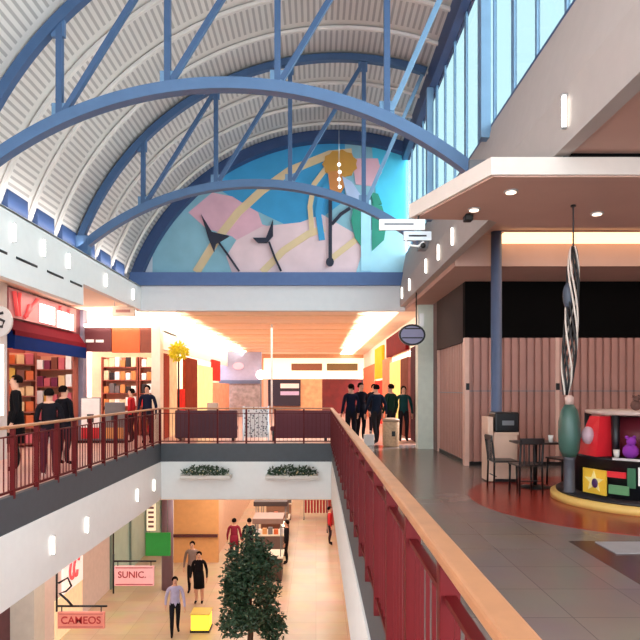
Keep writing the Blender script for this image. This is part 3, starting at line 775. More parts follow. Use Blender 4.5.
S('wall_left_gift_back', mat('gift_shop_wall', (250, 226, 186), 0.6, emit=0.18), (-8.0, XF, 21.4, 21.5, 0, 3.5))
S('ceiling_left_gift', mat('gift_shop_ceiling', (250, 232, 204), 0.6), (-8.0, XF, 18.75, 21.5, 3.47, 3.52))
GIFT = [('cream', (246, 222, 180)), ('amber', (210, 140, 80)), ('white', (250, 246, 240)), ('grey', (110, 104, 104)), ('red', (200, 44, 46)), ('black', (40, 34, 36))]
stock_shelf((-6.75, 20.6, 0), 0.0, 1.25, 6, 6, 'display_shelf', 'gifts', 'behind the maroon sign in the gift shop', GIFT[:4] + GIFT[5:], 0.12, 2.7)
stock_shelf((-5.55, 20.6, 0), 0.0, 1.05, 6, 5, 'display_shelf', 'gifts', 'behind the orange panel in the gift shop', GIFT, 0.12, 2.7)
# display stands in front
def stand(loc, label, cols, h=1.15):
    t = thing('poster_stand', loc, label, 'poster stand', 'standing posters by the gift shop')
    MB().box(-0.3, 0.3, -0.02, 0.02, 0.08, h, 0.006).build('frame', GREYMET, t)
    MB().box(-0.27, 0.27, -0.03, -0.02, 0.45, h - 0.03).build('upper_sheet', mat('sheet_' + cols[0], dict(GIFT + TOYS)[cols[0]], 0.5), t)
    MB().box(-0.27, 0.27, -0.03, -0.02, 0.12, 0.45).build('lower_sheet', mat('sheet_' + cols[1], dict(GIFT + TOYS)[cols[1]], 0.5), t)
    MB().box(-0.1, 0.1, -0.036, -0.03, 0.6, 0.85).build('picture', INK, t)
    MB().box(-0.32, 0.32, -0.18, 0.18, 0, 0.08, 0.01).build('foot', BLACKMETAL, t)
stand((-6.72, 17.9, 0), 'white poster stand with red lower half before the gift shop', ('white', 'red'), 1.35)
stand((-6.0, 17.9, 0), 'grey poster stand with amber lower half before the gift shop', ('grey', 'amber'), 1.2)
t = thing('hanging_box_sign', (-5.32, 16.6, 3.62), 'small beige box sign hanging below the left bulkhead edge', 'sign')
MB().box(-0.31, 0.31, -0.06, 0.06, 0, 0.26, 0.01).build('box', mat('beige_boxsign', (220, 190, 168), 0.5), t)
MB().box(-0.2, 0.2, -0.066, -0.06, 0.09, 0.17).build('lettering', mat('rose_ink', (170, 110, 100), 0.5), t)
for x in (-0.25, 0.25): MB().tube([(x, 0, 0.26), (x, 0, 0.41)], 0.01, 6).build('hanger', GREYMET, t)

# ------------------------------------------------------------------ far mall
S('ceiling_far', CREAM, (-4.2, 1.55, 17.45, 40, 3.9, 3.96))
S('wall_far_left_upper', WHITE, (XF - 0.1, XF, 18.8, 40, 2.9, 4.3))
S('wall_far_right_upper', mat('rose_white', (236, 214, 200), 0.6), (XC, XC + 0.1, 17.4, 40, 2.9, 4.3))
for i, (x0, x1, lab) in enumerate(((-5.0, -4.2, 'long glowing ceiling cove along the far mall, left of the cream ceiling'), (1.55, 2.45, 'long glowing ceiling cove along the far mall above the crowd'))):
    t = thing('cove_light', ((x0 + x1) / 2, 28.7, 3.88), lab, 'light', 'coves of the far mall')
    hw = (x1 - x0) / 2
    MB().box(-hw + 0.04, hw - 0.04, -11.2, 11.2, 0, 0.04).build('diffuser', COVE, t)
    MB().box(-hw, hw, -11.25, 11.25, 0.04, 0.1).build('housing', WHITE, t)
S('ceiling_far_right', CREAM, (2.45, 3.3, 17.45, 40, 3.86, 3.92))
# ceiling beams giving warm stripes
bm0 = None
for i in range(9):
    y = 18.6 + i * 2.2
    if bm0 is None: bm0 = struct(MB().box(-4.2, 1.55, 0, 0.9, 3.86, 3.9).build('trim_10', mat('amber_beam', (238, 210, 172), 0.6), loc=(0, y, 0)))
    else:
        q = bm0.copy(); C.objects.link(q); q.location = (0, y, 0)
S('wall_far_end', mat('far_end_wall', (214, 160, 124), 0.6), (-10.4, 8.4, 39.5, 39.8, 0, 4.0))
# end shop: lit sign band, dark sign board, maroon front
t = thing('far_shopfront', (-0.2, 38.9, 0), 'distant lit shopfront closing the end of the upper mall', 'shopfront')
MB().box(-3.2, 3.4, 0, 0.4, 2.25, 2.7).build('light_band', mat('lit_band', (252, 236, 208), 0.5, emit=1.1), t)
MB().box(-3.2, 3.4, 0.05, 0.4, 2.7, 3.6).build('bulkhead', mat('glowing_bulkhead', (248, 234, 210), 0.5, emit=0.75), t)  # bulkhead given its own glow in place of bright light falling on it
MB().box(-1.4, 0.6, -0.02, 0.05, 2.8, 3.25).build('name_board', mat('brown_name_board', (140, 88, 54), 0.5), t)
MB().box(0.9, 2.9, -0.02, 0.05, 2.8, 3.25).build('name_board', mat('olive_name_board', (120, 104, 60), 0.5), t)
MB().box(-2.9, -0.8, -0.1, 0.3, 0.5, 2.2).build('dark_board', mat('ink_board', (30, 24, 44), 0.5), t)
MB().box(-2.1, -0.9, -0.12, -0.1, 1.65, 1.95).build('lettering', PANEWHITE, t); MB().box(-2.1, -0.9, -0.12, -0.1, 1.2, 1.45).build('lettering', mat('lilac_ink', (190, 180, 214), 0.5), t)
MB().box(-0.8, 0.6, 0.1, 0.3, 0, 2.25).build('lit_window', mat('amber_window', (230, 150, 104), 0.5, emit=0.45, var=0.4, scale=3), t)
MB().box(0.6, 3.2, 0.1, 0.3, 0, 2.25).build('maroon_front', mat('maroon_front', (104, 26, 26), 0.5, var=0.3, scale=2), t)
MB().box(3.2, 3.4, 0, 0.4, 0, 2.25).build('pier', INK, t)
MB().box(-3.2, -2.9, 0, 0.4, 0, 2.25).build('pier', BG, t)
# left distant shop, blue-grey
t = thing('far_shopfront', (-4.6, 34.0, 0), 'distant blue-grey shopfront left of the far lit shop', 'shopfront')
MB().box(-0.9, 1.5, 0, 0.3, 2.1, 3.7).build('bulkhead', mat('bluegrey_front', (150, 156, 186), 0.5), t)
MB().box(-0.9, 1.5, -0.05, 0.3, 1.9, 2.1).build('canopy', mat('slate_canopy', (80, 92, 120), 0.5), t)
MB().box(-0.9, 1.5, 0.1, 0.3, 0, 1.9).build('window_display', mat('grey_display', (150, 140, 140), 0.4, var=0.4, scale=4), t)
MB().prism(el(0.3, 0.2), 'y', -0.06, 0).build('emblem', mat('rose_emblem', (224, 170, 190), 0.5, emit=0.3), t).location = (0.2, 0, 2.9)
MB().ball((1.5, -0.3, 2.4), 0.28).build('globe_lamp', mat('globe_glow', (255, 248, 236), 0.5, emit=1.8, var=0), t)
MB().box(1.46, 1.54, -0.34, -0.26, 0, 2.2).build('lamp_post', GREYMET, t)
# side shopfront panels: (y0, y1, colour, name words, z0,z1, emit)
def side_panels(x, face, specs):
    for (y0, y1, z0, z1, colr, em, lab, nm) in specs:
        o = MB().box(0 if face > 0 else -0.12, 0.12 if face > 0 else 0, 0, y1 - y0, 0, z1 - z0, 0.01).build(nm, mat('front_' + '_'.join(map(str, colr)), colr, 0.8, emit=em, var=0.2, scale=4, spec=0.08), loc=(x, y0, z0))
        tag(o, lab, 'shop panel')
side_panels(XC - 0.02, -1, [
    (17.6, 18.9, 0, 2.9, (70, 34, 44), 0, 'dark maroon shop panel just before the pale pilaster', 'shopfront'),
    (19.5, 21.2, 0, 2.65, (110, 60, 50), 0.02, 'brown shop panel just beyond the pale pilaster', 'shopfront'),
    (20.0, 25.5, 2.92, 3.7, (96, 12, 18), 0, 'dark red shop sign board behind the oval sign', 'sign_board'),
    (21.3, 24.2, 0, 2.65, (240, 200, 120), 0.6, 'yellow lit shop window on the right of the far mall', 'shopfront'),
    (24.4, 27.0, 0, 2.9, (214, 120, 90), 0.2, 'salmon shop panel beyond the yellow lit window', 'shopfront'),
    (27.2, 30.5, 0, 2.0, (214, 56, 44), 0.3, 'red shop window below the orange sign', 'shopfront'),
    (27.2, 30.5, 2.1, 3.6, (240, 146, 30), 0.6, 'orange lit sign on the right of the far mall', 'sign_board'),
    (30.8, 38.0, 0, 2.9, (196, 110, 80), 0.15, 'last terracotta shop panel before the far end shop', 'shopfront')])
side_panels(XF + 0.02, 1, [
    (19.0, 19.9, 0, 2.75, (150, 60, 44), 0.05, 'narrow red-brown shop panel beside the cream pillar', 'shopfront'),
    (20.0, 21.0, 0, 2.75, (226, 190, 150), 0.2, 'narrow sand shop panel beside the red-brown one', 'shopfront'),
    (21.1, 22.3, 0, 1.6, (196, 40, 30), 0.1, 'red poster panel below the yellow flower ball', 'shopfront'),
    (22.4, 24.6, 0, 2.8, (122, 48, 28), 0.02, 'dark brown shop door panel beyond the yellow ball', 'shopfront'),
    (24.8, 28.2, 0, 2.6, (246, 214, 150), 0.6, 'cream lit shop window beyond the brown panel', 'shopfront'),
    (28.4, 30.5, 2.0, 3.0, (190, 50, 40), 0.2, 'small red shop sign far along the left mall', 'sign_board'),
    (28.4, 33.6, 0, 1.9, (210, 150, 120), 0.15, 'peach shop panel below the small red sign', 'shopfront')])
# yellow flower ball
t = thing('flower_ball', (-4.42, 19.3, 2.3), 'bright yellow flower ball on a pole outside the left shops', 'flower ball')
b = MB(); foliage(b, (0, 0, 0.5), 0.28, 0.28, 0.3, 420, 0.13); b.build('blossoms', mat('yellow_petal', (240, 206, 40), 0.5, emit=0.12, var=0.2), t)
MB().tube([(0, 0, -2.3), (0, 0, 0.4)], 0.03).build('pole', BLACKMETAL, t)
# speckled banner and beige box behind far railing
t = thing('speckled_board', (-1.83, 18.3, 0), 'white speckled notice board behind the far railing', 'board')
SPK = bpy.data.materials.new('speckled_sheet'); SPK.use_nodes = True; n_ = SPK.node_tree; vz = n_.nodes.new('ShaderNodeTexVoronoi'); vz.inputs['Scale'].default_value = 14
rp = n_.nodes.new('ShaderNodeValToRGB'); rp.color_ramp.elements[0].position = 0.28; rp.color_ramp.elements[0].color = lin((90, 92, 100)); rp.color_ramp.elements[1].position = 0.4; rp.color_ramp.elements[1].color = lin((226, 222, 220))
tc_ = n_.nodes.new('ShaderNodeTexCoord'); n_.links.new(tc_.outputs['Object'], vz.inputs['Vector']); n_.links.new(vz.outputs['Distance'], rp.inputs[0]); n_.links.new(rp.outputs[0], n_.nodes['Principled BSDF'].inputs['Base Color'])
MB().box(-0.36, 0.36, -0.02, 0.02, 0.12, 1.05).build('sheet', SPK, t)
MB().box(-0.4, -0.36, -0.03, 0.03, 0, 1.08).build('post', CHROME, t); MB().box(0.36, 0.4, -0.03, 0.03, 0, 1.08).build('post', CHROME, t)
t = thing('bench', (-3.35, 18.6, 0), 'plum upholstered bench behind the far railing on the left', 'bench')
MB().box(-0.9, 0.9, -0.25, 0.25, 0.32, 0.45, 0.03).build('seat', mat('bench_grey', (86, 80, 92), 0.7), t)
MB().box(-0.95, 0.95, -0.34, -0.25, 0.1, 0.95, 0.03).build('backrest', mat('bench_plum', (70, 34, 46), 0.7), t)
for x in (-0.8, 0.8): MB().box(x - 0.04, x + 0.04, -0.22, 0.22, 0, 0.32).build('leg', BLACKMETAL, t)
t = thing('bench', (-0.5, 18.6, 0), 'dark maroon bench behind the far railing near its right end', 'bench')
MB().box(-0.9, 0.9, -0.25, 0.25, 0.32, 0.45, 0.03).build('seat', mat('bench_maroon', (96, 40, 52), 0.7), t)
MB().box(-0.75, 0.95, -0.34, -0.25, 0.1, 0.95, 0.03).build('backrest', mat('bench_maroon', (62, 24, 34), 0.7), t)
for x in (-0.8, 0.8): MB().box(x - 0.04, x + 0.04, -0.22, 0.22, 0, 0.32).build('leg', BLACKMETAL, t)
tag(MB().box(-0.16, 0.16, -0.14, 0.14, 0, 0.72, 0.01).build('parcel', BG, loc=(-3.2, 18.65, 0.452)), 'beige carton on the plum bench behind the far railing', 'box')
# round beige litter bin by the crowd
t = thing('litter_bin', (2.08, 16.7, 0), 'round beige litter bin standing before the crowd', 'litter bin')
MB().lathe([(0.2, 0), (0.23, 0.05), (0.24, 0.66), (0.22, 0.7)], 24).build('drum', mat('wicker_beige', (200, 164, 130), 0.7, var=0.2, scale=20), t)
MB().lathe([(0.245, 0.7), (0.245, 0.76), (0.12, 0.8), (0.11, 0.74)], 24).build('lid', mat('bin_lid', (170, 140, 116), 0.5), t)
MB().box(0.0, 0.09, -0.25, -0.22, 0.3, 0.44).build('plate', BLACKMETAL, t)

# ------------------------------------------------------------------ people
SKIN = mat('skin', (206, 152, 126), 0.5); SKIND = mat('skin_dark', (136, 92, 72), 0.5)
def person(loc, rz, label, top, bottom, hair=(22, 15, 13), h=1.72, coat=0.95, pose='stand', skin=None, shoes=(24, 22, 24), longhair=False, skirt=False):
    s = h / 1.72
    P = []; R = []; E = []
    def v(p, r): P.append(Vector(p)); R.append(r); return len(P) - 1
    pel = v((0, 0, 0.96), (0.15, 0.115)); wa = v((0, 0, 1.1), (0.135, 0.105)); ch = v((0, 0.005, 1.28), (0.165, 0.115)); nb = v((0, 0, 1.42), (0.1, 0.08)); nk = v((0, 0.01, 1.48), (0.056, 0.058))
    jw = v((0, 0.025, 1.545), (0.066, 0.076)); hd = v((0, 0.015, 1.62), (0.078, 0.096)); tp = v((0, 0.0, 1.69), (0.058, 0.07))
    ns = v((0, 0.115, 1.595), (0.014, 0.014))
    E += [(pel, wa), (wa, ch), (ch, nb), (nb, nk), (nk, jw), (jw, hd), (hd, tp), (hd, ns)]
    for sx in (-1, 1):
        st = {'stand': 0.0, 'walk': 0.2 * sx}[pose if pose in ('stand', 'walk') else 'stand']
        hp = v((sx * 0.09, 0, 0.88), (0.095, 0.1)); kn = v((sx * 0.1, 0.03 + st * 0.7, 0.49), (0.062, 0.066)); cf = v((sx * 0.1, st * 0.75 - 0.015 + (-0.05 if st < 0 else 0), 0.3), (0.055, 0.06))
        an = v((sx * 0.1, st - 0.02, 0.09 + (0.05 if st < 0 else 0)), (0.04, 0.045)); to = v((sx * 0.115, st + 0.13, 0.04), (0.042, 0.036))
        E += [(pel, hp), (hp, kn), (kn, cf), (cf, an), (an, to)]
        sw = -st * 0.7
        sh = v((sx * 0.185, 0, 1.385), (0.062, 0.062)); 
        if pose == 'arms':
            el_ = v((sx * 0.235, 0.02, 1.11), (0.045, 0.048)); wr = v((sx * 0.13, 0.24, 1.06), (0.03, 0.03)); pm = v((sx * 0.085, 0.31, 1.07), (0.034, 0.022)); dv = Vector((-sx * 0.45, 0.8, 0.1)).normalized(); sd = Vector((0, 0, 1))
        else:
            el_ = v((sx * 0.255, -0.03 + sw * 0.5, 1.11), (0.045, 0.048)); wr = v((sx * 0.27, 0.05 + sw, 0.88), (0.03, 0.03)); pm = v((sx * 0.27, 0.075 + sw, 0.81), (0.026, 0.036)); dv = Vector((-sx * 0.08, 0.12, -1)).normalized(); sd = Vector((0, 1, 0))
        E += [(nb, sh), (sh, el_), (el_, wr), (wr, pm)]
        for k, ln in enumerate((0.066, 0.076, 0.074, 0.058)):
            off = sd * ((1.5 - k) * 0.02)
            f1 = v(P[pm] + off + dv * 0.03, (0.0095, 0.0095)); f2 = v(P[pm] + off + dv * (0.03 + ln * 0.6), (0.0085, 0.0085)); f3 = v(P[pm] + off * 1.05 + dv * (0.03 + ln) + Vector((-sx * 0.014, 0, 0)), (0.0075, 0.0075))
            E += [(pm, f1), (f1, f2), (f2, f3)]
        th = v(P[pm] + sd * 0.042 + dv * 0.012 , (0.011, 0.011)); th2 = v(P[pm] + sd * 0.055 + dv * 0.045, (0.009, 0.009)); E += [(pm, th), (th, th2)]
    me = bpy.data.meshes.new('sk'); me.from_pydata([p * s for p in P], E, []); 
    ob = bpy.data.objects.new('sk', me); C.objects.link(ob)
    sk = ob.modifiers.new('s', 'SKIN'); sk.use_smooth_shade = True
    for i, r in enumerate(R):
        me.skin_vertices[0].data[i].radius = (r[0] * s, r[1] * s); me.skin_vertices[0].data[i].use_root = (i == 0)
    sb = ob.modifiers.new('d', 'SUBSURF'); sb.levels = 1; sb.render_levels = 1
    bpy.context.view_layer.update()
    body = bpy.data.meshes.new_from_object(ob.evaluated_get(bpy.context.evaluated_depsgraph_get()))
    bpy.data.objects.remove(ob)
    body.materials.clear()
    key = lambda c: mat('cloth_%d_%d_%d' % tuple(c), c, 0.9, var=0.12, scale=10, spec=0.1)
    for m_ in (skin or SKIN, key(top), key(bottom), key(shoes)): body.materials.append(m_)
    for f in body.polygons:
        c_ = f.center / s; f.use_smooth = True
        arm = abs(c_.x) > 0.205 and 0.6 < c_.z < 1.25 or (pose == 'arms' and c_.y > 0.16 and c_.z > 0.95 and c_.z < 1.4)
        hand = (pose != 'arms' and abs(c_.x) > 0.205 and c_.z < 0.88) or (pose == 'arms' and c_.y > 0.235 and 0.95 < c_.z < 1.3)
        if c_.z > 1.46 or hand: f.material_index = 0
        elif arm or c_.z > coat: f.material_index = 1
        elif c_.z < 0.1: f.material_index = 3
        elif skirt and c_.z < 0.55: f.material_index = 0
        else: f.material_index = 2
    root = thing('person', loc, label, 'person', None, rz)
    bo = bpy.data.objects.new('body', body); C.objects.link(bo); bo.parent = root
    # hair cap
    b = MB(); b.ball((0, -0.012 * s, 1.64 * s), 0.1 * s, 0.93, 1.08, 1.0, 16, 12)
    dele = [x for x in b.bm.verts if (x.co.y > 0.055 * s and x.co.z < 1.685 * s) or x.co.z < (1.40 if longhair else 1.575) * s or (x.co.y > 0.0 and x.co.z < 1.62 * s)]
    bmesh.ops.delete(b.bm, geom=dele, context='VERTS')
    if longhair: b.ball((0, -0.06 * s, 1.53 * s), 0.08 * s, 1.05, 0.7, 1.5, 12, 8)
    b.build('hair', mat('hair_%d' % hair[0], hair, 0.95, var=0.2, scale=30, spec=0.05), root)
    b = MB()
    for sx in (-1, 1): b.ball((sx * 0.03 * s, 0.103 * s, 1.622 * s), 0.009 * s, u=6, v=4)
    b.build('eyes', INK, root)
    MB().box(-0.022 * s, 0.022 * s, 0.088 * s, 0.102 * s, 1.552 * s, 1.56 * s).build('mouth', mat('lip', (150, 80, 74), 0.5), root)
    if coat < 0.9 or skirt:                                 # hanging coat skirt / skirt
        z0 = coat if not skirt else 0.52
        col_ = top if not skirt else bottom
        MB().lathe([(0.185 * s, z0 * s), (0.175 * s, 0.9 * s), (0.15 * s, 1.08 * s)], 18).build('coat_tail' if not skirt else 'skirt', key(col_), root).scale = (1.0, 0.82, 1)
    return root
def bag(loc, label, col, w=0.28, h=0.32, rz=0.2):
    t = thing('shopping_bag', loc, label, 'bag', None, rz); m_ = mat('bag_%d_%d_%d' % col, col, 0.6)
    MB().box(-w/2, w/2, -0.06, 0.06, 0, h, 0.006).build('sack', m_, t)
    for y in (-0.05, 0.05): MB().tube([(-w/4, y, h), (-w/4, y, h + 0.09), (w/4, y, h + 0.09), (w/4, y, h)], 0.006, 6).build('handle', m_, t)
# right crowd
person((1.02, 17.55, 0), 0.4, 'person in a navy jacket and dark trousers, nearest the far railing corner', (24, 26, 44), (26, 26, 34), h=1.74)
person((1.38, 18.5, 0), PI + 0.5, 'person in a long black coat in the middle row of the crowd', (18, 20, 32), (22, 22, 28), coat=0.7, h=1.78)
person((1.74, 17.3, 0), 0.3, 'person in a dark blue jacket stepping forward at the front of the crowd', (22, 30, 46), (40, 34, 36), pose='walk', h=1.72)
person((2.2, 17.7, 0), 0.7, 'person in a dark green jacket behind the beige litter bin', (24, 46, 36), (28, 26, 28), h=1.74)
person((2.66, 18.25, 0), PI, 'person in a dark teal top beside the shop panel', (22, 56, 58), (34, 26, 30), h=1.68, longhair=True)
person((1.15, 19.4, 0), 0, 'person in a maroon jacket deeper in the crowd', (92, 30, 38), (30, 28, 36), h=1.7)
person((1.95, 20.2, 0), PI, 'person in a black jumper deepest in the crowd', (24, 22, 28), (30, 30, 40), h=1.76)
bag((1.5, 17.0, 0.0), 'white shopping bag standing by the crowd at the railing', (236, 232, 228))
# left side
person((-5.85, 11.7, 0), PI/2 + 0.4, 'tall person in a long black coat at the left picture edge', (14, 13, 16), (16, 15, 18), h=1.86, coat=0.5)
person((-5.3, 12.6, 0), -0.4, 'person in a black jacket standing between long coat and plum trousers', (18, 16, 22), (36, 30, 38), h=1.66)
person((-4.78, 10.75, 0), 0.3, 'person in a dark jacket and plum trousers right behind left railing', (22, 20, 26), (76, 34, 46), h=1.6, pose='arms', shoes=(220, 214, 210))
bag((-4.87, 11.06, 0.6), 'white carrier bag held by the person behind the left railing', (236, 232, 232), 0.2, 0.26)
person((-4.95, 17.6, 0), PI, 'person in a navy jacket standing before the cream pillar', (26, 30, 50), (30, 30, 40), h=1.7)
person((-5.45, 17.7, 0), PI/2, 'person in a red top looking into the gift shop', (190, 40, 44), (40, 34, 36), h=1.6)
# lower level
person((-4.25, 20.6, ZL), PI, 'person in a grey-brown top and black trousers on lower floor by tan wall', (136, 112, 104), (22, 20, 22), h=1.76)
person((-3.82, 19.6, ZL), PI, 'person in black top and black skirt on lower floor by tan wall', (22, 18, 22), (20, 18, 20), h=1.68, skirt=True)
person((-4.02, 17.1, ZL), PI + 0.3, 'person in lavender shirt and dark trousers walking on the lower floor', (176, 168, 196), (30, 28, 34), h=1.64, pose='walk')
person((-3.3, 24.2, ZL), 0, 'person in a maroon coat on the lower floor behind the tree', (130, 36, 54), (60, 50, 56), h=1.78, coat=0.65)
person((-2.7, 24.3, ZL), 0, 'person in a black coat on the lower floor beside the maroon coat', (26, 22, 28), (30, 26, 30), h=1.76, coat=0.65)
person((-1.18, 24.0, ZL), PI/2, 'person in black with a white shirt beside the lower stalls', (26, 24, 28), (24, 22, 24), h=1.74)
person((0.62, 27.0, ZL), -PI/2, 'person in a red top at the right of the lower floor', (196, 50, 56), (50, 36, 40), h=1.7)

# ------------------------------------------------------------------ lower level shops
WALLP = mat('pale_pink_wall', (224, 204, 198), 0.6)
S('wall_lower_left', WALLP, (XS - 0.1, XS, 15.6, 21.0, ZL, -1.5))
S('wall_lower_shop', mat('dark_plum_wall', (90, 50, 58), 0.6, var=0.3, scale=3), (XS - 0.6, XS - 0.5, YB, 15.2, ZL, -1.5))
S('wall_lower_pilaster', mat('grey_cream_pilaster', (206, 200, 190), 0.6), (XS - 0.6, XS + 0.1, 15.1, 15.7, ZL, -1.5))
S('window_2', mat('green_glass', (168, 196, 184), 0.15, var=0.08, scale=2), (XS - 0.05, XS, 21.0, 28.0, ZL, -1.5))
for y in (21.0, 23.2, 25.4, 27.9): S('trim_11', mat('green_grey_frame', (110, 130, 122), 0.5), (XS - 0.06, XS + 0.06, y - 0.06, y + 0.06, ZL, -1.5))
S('wall_lower_outer_right', mat('rose_shop_wall', (186, 110, 96), 0.6, var=0.2, scale=2), (2.2, 2.3, YB, 48, ZL, -1.5))
S('wall_lower_far', mat('lower_end', (196, 120, 90), 0.6, var=0.2, scale=2), (-10.4, 8.4, 46, 46.2, ZL, -1.5))
S('wall_lower_far_left', mat('peach_wall', (232, 190, 160), 0.6), (-4.2, -4.1, 24.5, 46, ZL, -1.5))
tanw = tag(MB().box(-5.75, -3.95, 24.2, 24.45, ZL, -1.56).build('hoarding', mat('tan_hoarding', (228, 164, 104), 0.5, var=0.05), loc=None), 'tall tan wooden wall panel on the lower floor behind the green sign', 'wall panel')
tag(MB().box(-5.8, -3.95, 24.05, 24.2, ZL + 1.05, ZL + 1.15).build('rail_bar', mat('maroon_bar', (84, 32, 34), 0.5)), 'dark maroon rail along the tan wall panel', 'rail')
b = MB(); b.lathe([(0.2, 0), (0.2, -ZL - 1.52)], 20); tag(b.build('column', mat('plum_column', (124, 96, 108), 0.5), loc=(-5.2, 21.0, ZL)), 'round plum column on the lower floor beside the tan wall', 'column', None, 'structure')
# pink lit logo sign
t = thing('logo_sign', (XS + 0.03, 17.6, -4.2), 'glowing white panel with red looped emblem on the lower pink wall', 'sign')
MB().box(0, 0.06, -0.7, 0.7, 0, 1.3).build('panel', mat('pink_lit_panel', (255, 226, 218), 0.5, emit=0.6), t)
for a in range(2):
    pts = [(0.075, -0.12 + 0.28 * a + 0.26 * math.cos(u_) * (0.6 + 0.3 * math.sin(2*u_)), 0.68 + 0.4 * math.sin(u_)) for u_ in [2 * PI * i / 20 for i in range(19)]]
    MB().tube(pts, 0.045, 6).build('loop', mat('coral_neon', (236, 90, 96), 0.5, emit=0.3), t)
tag(MB().box(0, 0.04, 0, 1.9, 0, 1.15).build('shop_doorway', mat('lit_doorway', (250, 222, 180), 0.5, emit=0.3, var=0.1), loc=(XS + 0.002, 16.5, ZL)), 'cream lit shop doorway below the glowing emblem', 'doorway')
# hanging signs
def hang_sign(loc, w, h, label, body, col, textcol, frame, extra=None):
    t = thing('hanging_shop_sign', loc, label, 'sign')
    MB().box(-w/2, w/2, -0.035, 0.035, 0, h, 0.006).build('board', col, t)
    fb = MB().box(-w/2 + 0.03, w/2 - 0.03, -0.042, -0.034, h - 0.05, h - 0.03).box(-w/2 + 0.03, w/2 - 0.03, -0.042, -0.034, 0.03, 0.05); fb.build('border', frame, t)
    text(body, h * (0.62 if extra else 0.46), textcol, t, (0 if extra else -0.05, -0.042, h * (0.5 if extra else 0.56)))
    MB().tube([(-w/2 - 0.03, 0, h + 0.12), (w/2 + 0.05, 0, h + 0.12)], 0.022, 6).build('arm', BLACKMETAL, t)
    for x in (-w/2 + 0.08, w/2 - 0.08): MB().tube([(x, 0, h), (x, 0, h + 0.12)], 0.012, 6).build('hook', BLACKMETAL, t)
    MB().tube([(-w/2 - 0.03, 0, -0.2 if extra is None else h), (-w/2 - 0.03, 0, h + (0.3 if extra is None else 1.0))], 0.022, 6).build('upright', BLACKMETAL, t)
    return t
ROSE = mat('rose_board', (236, 170, 166), 0.5, emit=0.15)
sg = hang_sign((-4.6, 15.2, -3.38), 1.0, 0.5, 'pink hanging sign with red SUNIC lettering on lower level', 'SUNIC.', ROSE, REDINK, REDINK)
MB().tube([(-0.53, 0, 0.8), (-0.53, 0, 1.82)], 0.018, 6).build('drop_rod', BLACKMETAL, sg)
sg = hang_sign((-5.12, 13.1, -3.62), 1.02, 0.36, 'salmon hanging sign with red CAMEOS lettering on scroll bracket, lower level', 'CAMEOS', mat('salmon_board', (214, 128, 112), 0.5, emit=0.08), REDINK, mat('salmon_frame', (190, 100, 90), 0.5), True)
MB().tube([(-0.5, 0, 0.98), (-0.3, 0, 1.1), (-0.22, 0, 0.92), (-0.34, 0, 0.8), (-0.48, 0, 0.76), (-0.3, 0, 0.6), (-0.2, 0, 0.48)], 0.025, 6).build('scroll', BLACKMETAL, sg)
MB().tube([(-0.54, 0, 1.3), (-0.54, 0, 2.08)], 0.018, 6).build('drop_rod', BLACKMETAL, sg)
# green sign and vertical sign
t = thing('green_sign', (-5.2, 19.8, -3.9), 'plain green hanging sign in front of the plum column', 'sign')
MB().box(-0.42, 0.4, -0.04, 0.04, 0, 0.76, 0.01).build('board', mat('sign_green', (24, 136, 48), 0.5, emit=0.1), t)
for x in (-0.3, 0.3): MB().tube([(x, 0, 0.76), (x, 0, 2.35)], 0.012, 6).build('rod', GREYMET, t)
t = thing('vertical_sign', (-5.3, 19.3, -2.95), 'cream vertical sign above the green sign', 'sign')
MB().box(-0.14, 0.14, -0.03, 0.03, 0, 1.0).build('board', mat('cream_sign', (250, 236, 206), 0.5, emit=0.3), t)
for k in range(6): MB().box(-0.09, 0.09, -0.036, -0.03, 0.1 + k * 0.15, 0.17 + k * 0.15).build('character', mat('brown_ink', (110, 70, 60), 0.5), t)
MB().tube([(0, 0, 1.0), (0, 0, 1.4)], 0.012, 6).build('rod', GREYMET, t)
# yellow lit box
t = thing('lantern_box', (-3.34, 17.5, ZL), 'glowing yellow box lantern on the lower floor beside the tree', 'lantern')
MB().box(-0.26, 0.26, -0.26, 0.26, 0.05, 0.5, 0.02).build('shade', mat('yellow_glow', (255, 214, 60), 0.5, emit=1.3), t)
MB().box(-0.28, 0.28, -0.28, 0.28, 0, 0.05).build('foot', BLACKMETAL, t)
MB().box(-0.28, 0.28, -0.28, 0.28, 0.5, 0.53).build('cap', mat('gold_cap', (230, 190, 70), 0.4), t)
# tree
t = thing('potted_tree', (-1.62, 14.6, ZL), 'big leafy dark green tree in a planter on the lower floor', 'tree')
MB().lathe([(0.5, 0), (0.6, 0.55), (0.62, 0.6), (0.55, 0.6), (0.5, 0.5)], 28).build('planter', TERRA, t)
tb = MB(); tb.tube([(0, 0, 0.5), (0.04, 0.02, 1.3), (-0.02, 0, 2.2), (0.02, 0, 3.0)], [0.08, 0.065, 0.05, 0.02], 8)
tb.build('trunk', mat('bark', (92, 66, 48), 0.8, bump=0.4), t)
for k in range(7):
    a = k * 2.4; z = 1.3 + 0.22 * k
    MB().tube([(0, 0, z), (0.35 * math.cos(a), 0.35 * math.sin(a), z + 0.35), (0.6 * math.cos(a), 0.6 * math.sin(a), z + 0.6)], [0.03, 0.02, 0.008], 6).build('branch', MATS['bark'], t)
fb = MB()
for k in range(34):
    a = random.uniform(0, 2 * PI); zz = 1.05 + 1.95 * ((k * 0.618) % 1.0); rr = 0.62 * (1 - 0.4 * max(0, (zz - 2.0) / 1.2)) * math.sqrt(random.random())
    foliage(fb, (rr * math.cos(a), rr * math.sin(a), zz), 0.3, 0.3, 0.27, 170, 0.13)
for k in range(3): foliage(fb, ((-0.34, 0.02, 0.36)[k], 0, (2.95, 3.3, 3.0)[k]), 0.2, 0.2, 0.34, 150, 0.13)
fb.build('foliage', GREENLEAF, t)
